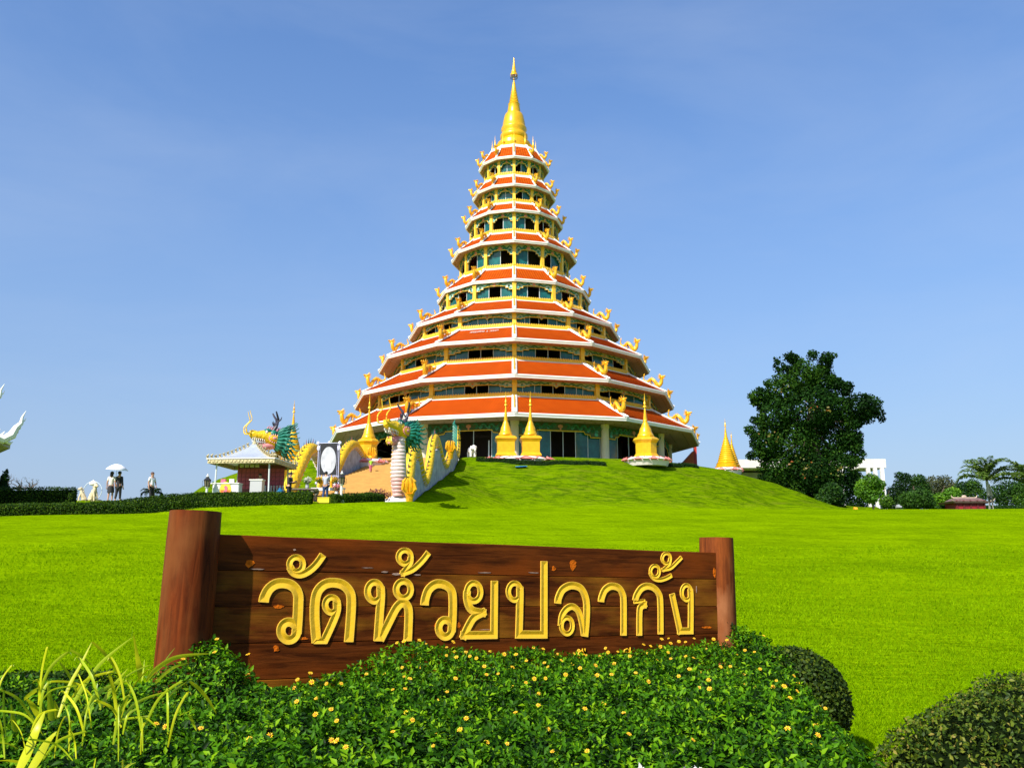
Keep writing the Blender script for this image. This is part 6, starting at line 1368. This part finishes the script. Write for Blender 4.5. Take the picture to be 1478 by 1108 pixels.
# the nearest leaves as pieces of their own
lm_ = MB(); lm_.add([(0, 0, 0), (-.012, .024, .006), (0, .052, -.006), (.012, .024, .006), (0, .024, 0)], [(0, 4, 1), (4, 2, 1), (0, 3, 4), (4, 3, 2)]); lme = lm_.mesh('leaf', [LBUSH])
pxp, pyp, ddp = proj(C0[:, 0], C0[:, 1], C0[:, 2]); vis = np.where((pxp > 20) & (pxp < 1240) & (pyp > 960) & (pyp < 1100) & (dep < .03))[0]; rng.shuffle(vis); vis = vis[np.argsort(ddp[vis])][:900]; rng.shuffle(vis)
for i in vis[:300]:
    o = link('leaf', lme, fb, tuple(C0[i] - off + Nv[i] * .012)); q = Vector((random.uniform(-1, 1), random.uniform(-1, .2), random.uniform(.1, .8))).to_track_quat('Y', 'Z'); o.rotation_mode = 'QUATERNION'; o.rotation_quaternion = q; s_ = random.uniform(.6, .95); o.scale = (s_, s_, s_)
# yellow flowers
PETAL = mat('petal_gold', (.95, .60, .006), .5, 0, 60, .15); EYE_M = mat('flower_eye', (.60, .22, .008), .7)
m = MB(); n = 9
for k in range(n):
    a = 2 * pi * k / n; b1, b2 = a - .26, a + .26; c = (0, 0, 0)
    m.add([(.004 * cos(a), .004 * sin(a), .001), (.011 * cos(b1), .011 * sin(b1), .003), (.0165 * cos(a), .0165 * sin(a), .001 + .002 * (k % 2)), (.011 * cos(b2), .011 * sin(b2), .003)], [(0, 1, 2, 3)], 0)
m.lathe([(.0055, 0), (.006, .003), (.003, .005)], n=7, m=1); m.tube([(0, 0, 0), (.002, 0, -.03), (0, .003, -.08)], .0012, 4, 2); fme = m.mesh('flower', [PETAL, EYE_M, LBUSH])
cand = np.where((pxp > 60) & (pxp < 1250) & (pyp > 925) & (pyp < 1106) & (dep < .02))[0]; rng.shuffle(cand)
wgt = np.clip((pxp[cand] - 100) / 500, .12, 1) * np.clip(ddp[cand] ** 2 / 30, .15, 1.5); keep = cand[rng.random(len(cand)) < wgt * .9]
TR_ = [(313, 922), (357, 973), (358, 944), (448, 971), (384, 991), (505, 990), (656, 940), (672, 944), (595, 958), (583, 925), (654, 926), (835, 938), (874, 935), (929, 930), (939, 932), (955, 922), (965, 921), (1002, 921), (1030, 922), (1120, 958), (1148, 973), (1188, 1022), (1210, 1045)]
n_f = 0
def flower_at(pos, sc_=1):
    o = link('flower', fme, fb, tuple(pos - off)); nv = Vector((random.uniform(-.5, .5), random.uniform(-1.1, -.3), random.uniform(.4, 1.2))); o.rotation_mode = 'QUATERNION'; o.rotation_quaternion = nv.to_track_quat('Z', 'Y'); s_ = random.uniform(.8, 1.2) * sc_; o.scale = (s_, s_, s_)
seen = []
for i in keep:
    if n_f >= 165: break
    if any(abs(pxp[i] - a) < 9 and abs(pyp[i] - b) < 9 for a, b in seen): continue
    seen.append((pxp[i], pyp[i])); flower_at(C0[i] + Nv[i] * random.uniform(.045, .07), .62 + .035 * ddp[i]); n_f += 1
for px_, py_ in TR_:
    u, v = uv_of(px_, py_); p = TLc + ex * u + ez_ * v; p = Vector((0, 0, EYE)) + (p - Vector((0, 0, EYE))) * .955; flower_at(np.array(p), .85)
# long yellow green blades
BLM = mat('blade_lime', (.30, .36, .01), .4, 0, 14, .25, 0); 
def blade_mat(c, nm):
    m_ = leafmat(nm, [(0, c), (1, tuple(a * 1.25 for a in c))], .38, .4, .4); return m_
BM = [blade_mat((.56, .58, .01), 'blade_yellow'), blade_mat((.40, .50, .012), 'blade_green'), blade_mat((.20, .34, .012), 'blade_dull')]
def bz(x, y): return .2706 * x, 880 + .2706 * y
BLD = [([(310, 570), (370, 400), (430, 290), (490, 170)], 22, 0), ([(380, 520), (450, 400), (550, 270), (712, 140)], 24, 1), ([(712, 130), (728, 230), (742, 310), (752, 365)], 40, 0), ([(490, 170), (550, 225), (600, 290), (632, 350)], 24, 0),
       ([(430, 570), (500, 470), (590, 405), (725, 368)], 26, 1), ([(780, 378), (840, 310), (950, 250), (1125, 232)], 32, 0), ([(830, 390), (880, 340), (940, 300), (1010, 280)], 24, 1), ([(885, 478), (930, 430), (1000, 380)], 16, 1), ([(1010, 380), (1060, 420), (1110, 480), (1155, 555)], 26, 0),
       ([(650, 600), (700, 520), (780, 470), (905, 430)], 22, 1), ([(612, 615), (640, 540), (705, 470)], 20, 1), ([(95, 860), (150, 740), (190, 640), (240, 538)], 62, 0), ([(150, 870), (210, 770), (250, 700), (302, 645)], 56, 0),
       ([(0, 425), (90, 470), (160, 560), (232, 672)], 22, 1), ([(130, 475), (190, 430), (255, 398)], 30, 0), ([(252, 370), (262, 450), (270, 520), (272, 590)], 48, 1), ([(200, 420), (225, 520), (262, 640)], 24, 2), ([(60, 500), (68, 580), (80, 650)], 40, 1), ([(20, 430), (20, 560), (35, 700)], 16, 2),
       ([(130, 465), (165, 500), (205, 570)], 46, 0), ([(-20, 705), (40, 715), (105, 745)], 20, 1), ([(-20, 805), (40, 803), (95, 812)], 30, 0), ([(530, 530), (580, 440), (620, 385), (684, 308)], 24, 1), ([(470, 575), (495, 480), (525, 368)], 22, 2),
       ([(375, 212), (430, 245), (500, 300)], 18, 1), ([(320, 280), (380, 370), (442, 525)], 20, 1), ([(495, 870), (500, 820), (512, 785)], 60, 0), ([(655, 870), (652, 830), (655, 795)], 34, 0), ([(660, 855), (690, 825), (722, 815)], 20, 0), ([(955, 562), (1000, 545), (1045, 518)], 16, 1), ([(1005, 555), (1025, 595), (1048, 645)], 22, 1),
       ([(740, 582), (770, 570), (800, 562)], 34, 1), ([(755, 380), (762, 320), (770, 262)], 22, 1), ([(150, 370), (210, 385), (250, 400)], 12, 2), ([(290, 480), (300, 520), (302, 580)], 30, 0), ([(820, 360), (880, 270), (935, 198)], 6, 2), ([(700, 140), (706, 110), (700, 80)], 8, 2)]
pl_ = []
for lab, (bx, by) in (('clump of broad yellow green strap leaves at the bottom left corner', (45, 1060)), ('tall thin arching lime green leaves left of the left log post', (125, 1020)), ('low arching lime leaves in front of the foot of the left log post', (215, 1010))):
    p = at(bx, by, 3.1); t_ = thing('strap_leaf_plant', lab, 'plant', (p.x, 3.1, .3)); pl_.append(t_)
for L, wz_, mi in BLD:
    bx_ = bz(*L[0])[0]; root = pl_[0] if bx_ < 80 else (pl_[1] if bx_ < 180 else pl_[2])
    q0 = bz(*L[0]); dd0 = 3.0 + .5 * (1108 - min(1108, q0[1])) / 150
    P3 = [at(*bz(*c), dd0 + random.uniform(-.02, .02) + .05 * i) for i, c in enumerate(L)]; C_ = catmull(P3, 6); N_ = len(C_); vs = []; fs = []; wv = wz_ * .2706 * dd0 / F * .42; dwn = L[0][1] < L[-1][1]
    for i, c in enumerate(C_):
        t = i / (N_ - 1); tg = (C_[min(i + 1, N_ - 1)] - C_[max(i - 1, 0)]).normalized(); sd_ = (C_[-1] - C_[0]).cross(Vector((0, 1, .35))).normalized()
        f = (min(1, t * 2 + .6) * (1 - t ** 4)) if not dwn or wz_ < 30 else (min(1, t * 1.4 + .1) * (1 - max(0, t - .9) * 3)); wq = wv * max(.03, f)
        n_ = sd_.cross(tg); o_ = Vector(root.location); vs += [tuple(c - o_ - sd_ * wq + n_ * wq * .25), tuple(c - o_), tuple(c - o_ + sd_ * wq + n_ * wq * .25)]
    for i in range(N_ - 1): a = i * 3; fs += [(a, a + 1, a + 4, a + 3), (a + 1, a + 2, a + 5, a + 4)]
    m = MB(); m.add(vs, fs); o = m.obj('leaf', BM[mi], root, True); at_ = o.data.attributes.new('tint', 'FLOAT', 'FACE'); at_.data.foreach_set('value', [random.random()] * len(fs))
random.seed(77)
for k in range(40):
    root = pl_[0 if k % 3 == 0 else (1 if k % 3 == 1 else 2)]; bx_ = {0: 30, 1: 120, 2: 205}[k % 3] + random.uniform(-45, 45); by_ = random.uniform(1000, 1100); dd0 = 3.0 + .5 * (1108 - by_) / 150
    ln_ = random.uniform(40, 85); an = random.gauss(.1, .75); tx = bx_ + ln_ * sin(an); ty = by_ - ln_ * cos(an); mx_ = (bx_ + tx) / 2 - 8 * sin(an); droop = random.uniform(0, 7)
    C_ = catmull([at(bx_, by_, dd0), at(mx_, (by_ + ty) / 2 - 8, dd0), at(tx, ty, dd0 + random.uniform(-.1, .1)), at(tx + droop * (1 if an > 0 else -1), ty + droop * .8, dd0)], 5); N_ = len(C_); vs = []; fs = []; wv = random.uniform(2.2, 4.6) * dd0 / F * .5
    for i, c in enumerate(C_):
        t = i / (N_ - 1); tg = (C_[min(i + 1, N_ - 1)] - C_[max(i - 1, 0)]).normalized(); sd_ = (C_[-1] - C_[0]).cross(Vector((.3 * sin(k), 1, .35))).normalized(); wq = wv * max(.03, min(1, t * 2 + .6) * (1 - t ** 4)); n_ = sd_.cross(tg); o_ = Vector(root.location); vs += [tuple(c - o_ - sd_ * wq + n_ * wq * .3), tuple(c - o_), tuple(c - o_ + sd_ * wq + n_ * wq * .3)]
    for i in range(N_ - 1): a = i * 3; fs += [(a, a + 1, a + 4, a + 3), (a + 1, a + 2, a + 5, a + 4)]
    m = MB(); m.add(vs, fs); o = m.obj('leaf', BM[0 if k % 2 else 1], root, True); at_ = o.data.attributes.new('tint', 'FLOAT', 'FACE'); at_.data.foreach_set('value', [random.random()] * len(fs))
# hidden crowns of the strap leaf plants
for t_ in pl_:
    m = MB(); m.lathe([(.03, -.15), (.035, .2), (.02, .45)], n=7); m.obj('stem', BM[2], t_)
# clipped round shrub and clipped hedges near the camera
c = Vector((at(1144, 990, 7.3).x, 7.3, 0)); c.z = h(c.x, c.y); rs_ = thing('round_shrub', 'dark clipped ball shrub standing just right of the flowering shrub', 'shrub', tuple(c))
q, n_ = blob_points((0, 0, .38), (.42, .42, .42), 14000, .10); k_ = q[:, 2] > -.02; leaves('foliage', q[k_], n_[k_], .034, LCLIP, rs_, rnd=.8, aspect=.6, tint=rng.random(k_.sum()) ** 1.6 * .8); m = MB(); m.ball((0, 0, .38), (.38, .38, .37), 0, 20, 12); m.obj('shade_core', CORE, rs_)  # dark ball under the leaves paints the inner shade
ch_ = thing('clipped_hedge', 'rounded billowing olive green hedge filling the lower right corner', 'hedge', (3.0, 5.5, h(3.0, 5.5)))
LB = [(3.0, 5.6, .78, .60), (3.75, 6.25, .82, .66), (4.6, 7.0, .88, .72), (5.6, 7.9, 1.0, .78), (3.9, 5.5, .8, .56), (4.9, 6.2, .95, .66), (6.1, 7.0, 1.1, .74), (6.9, 8.9, 1.1, .80), (3.35, 6.1, .5, .66), (4.15, 6.75, .5, .74), (2.62, 5.35, .42, .46)]
PTS = []; NRM = []; TIN = []; m = MB()
for cx_, cy_, r_, hh in LB:
    cx_ -= .10; hh += .09
    gz0 = h(cx_, cy_) - h(3.0, 5.5); c_ = (cx_ - 3.0, cy_ - 5.5, gz0 + .08); n_ = int(21000 * r_ ** 2)
    q, nv = blob_points(c_, (r_, r_, hh - .08), n_, .10); q += nv * (.03 * np.sin(q[:, :1] * 9) * np.sin(q[:, 1:2] * 8 + 2)); k_ = q[:, 2] > gz0 - .05; PTS.append(q[k_]); NRM.append(nv[k_]); TIN.append(np.clip(rng.normal(.52, .28, k_.sum()), 0, 1)); m.ball(c_, (r_ * .88, r_ * .88, (hh - .08) * .86), 0, 18, 10)
q, nv, tn_ = map(np.concatenate, (PTS, NRM, TIN)); tag(leaves('foliage', q, nv, .033, LCLIP, ch_, rnd=.95, tint=tn_), kind='stuff'); m.obj('shade_core', CORE, ch_)  # dark balls under the leaves paint the shade in the gaps
hedge('clipped_hedge', 'low dark hedge behind the strap leaves at the left edge', [(-6.5, 7.4), (-4.4, 6.8), (-2.9, 6.4)], .9, .72, 22000, .036, LHEDGE, sink=.1, seg=14, rnd=.9)
# bare soil below the shrubs
m = MB(); vs = []; fs = []; NXs, NYs = 40, 20
for i in range(NXs + 1):
    for j in range(NYs + 1): x = -7 + 13 * i / NXs; y = .8 + (5.5 + .28 * max(0, x)) * j / NYs; vs.append((x, y, h(x, y) + .006))
for i in range(NXs):
    for j in range(NYs): a = i * (NYs + 1) + j; fs.append((a, a + NYs + 1, a + NYs + 2, a + 1))
m.add(vs, fs); o = m.obj('soil', mat('bare_soil', (.20, .13, .08), .95, 0, 6, .4, .6, 30)); tag(o, kind='structure')
# small white blossoms at the bottom edge
for k, (px_, py_, r_, n_l, lab) in enumerate(((1000, 1104, .040, 30, 'cluster of white papery blossoms at the bottom edge of the flowering shrub'), (926, 1100, .02, 12, 'small white blossom near the bottom edge, left of the larger white cluster'))):
    p = at(px_, py_, 3.05); wt_ = thing('white_blossom', lab, 'flower', tuple(p)); q, n_ = blob_points((0, 0, -.018), (r_, r_ * .7, r_ * .5), n_l, .8); leaves('petals', q, n_ + np.array((0, -.4, .6)), .020, FLW, wt_, aspect=.5, rnd=.5); m = MB(); m.tube([(0, 0, 0), (0, .02, -.2)], .003, 5); m.obj('stem', LBUSH, wt_)

# ---------------------------------------------------------------- grass blades on the near lawn
NG = 330000; v_ = rng.random(NG); gy = 1 / (1 / 6.2 + v_ * (1 / 30.0 - 1 / 6.2)); gx_ = (rng.random(NG) * 2 - 1) * (gy * .62 + .3)
patch = np.sin(gx_ * 1.3 + np.sin(gy * .9) * 2) * np.sin(gy * 1.1 + gx_ * .4)
gz_ = H(gx_, gy); hh_ = rng.uniform(.012, .028, NG) * (1 + .04 * gy) * (1 + .25 * patch); wd_ = .0022 * (1 + .16 * gy)
a_ = rng.uniform(0, 2 * pi, NG); lx = rng.normal(0, .6, NG) * hh_; ly = rng.normal(0, .6, NG) * hh_
V = np.stack([np.stack([gx_ - np.cos(a_) * wd_, gy - np.sin(a_) * wd_, gz_ - .003], 1), np.stack([gx_ + np.cos(a_) * wd_, gy + np.sin(a_) * wd_, gz_ - .003], 1), np.stack([gx_ + lx, gy + ly, gz_ + hh_], 1)], 1).reshape(-1, 3)
me = bpy.data.meshes.new('grass'); me.vertices.add(len(V)); me.vertices.foreach_set('co', V.ravel()); me.loops.add(NG * 3); me.loops.foreach_set('vertex_index', np.arange(NG * 3, dtype=np.int32)); me.polygons.add(NG); me.polygons.foreach_set('loop_start', np.arange(0, NG * 3, 3, dtype=np.int32)); me.update()
at_ = me.attributes.new('tint', 'FLOAT', 'FACE'); at_.data.foreach_set('value', np.clip(rng.normal(.48, .22, NG) + .20 * patch + .10 * np.sin(gx_ * 5 + gy * 2) * np.sin(gy * 4.1), 0, 1).astype(np.float32)); me.materials.append(leafmat('grass_blade', [(0, (.105, .22, .001)), (.5, (.185, .34, .001)), (1, (.29, .46, .003))], .6, .35, .0))
tag(link('grass', me), 'short lime green lawn grass in front of the sign', 'grass', kind='stuff')
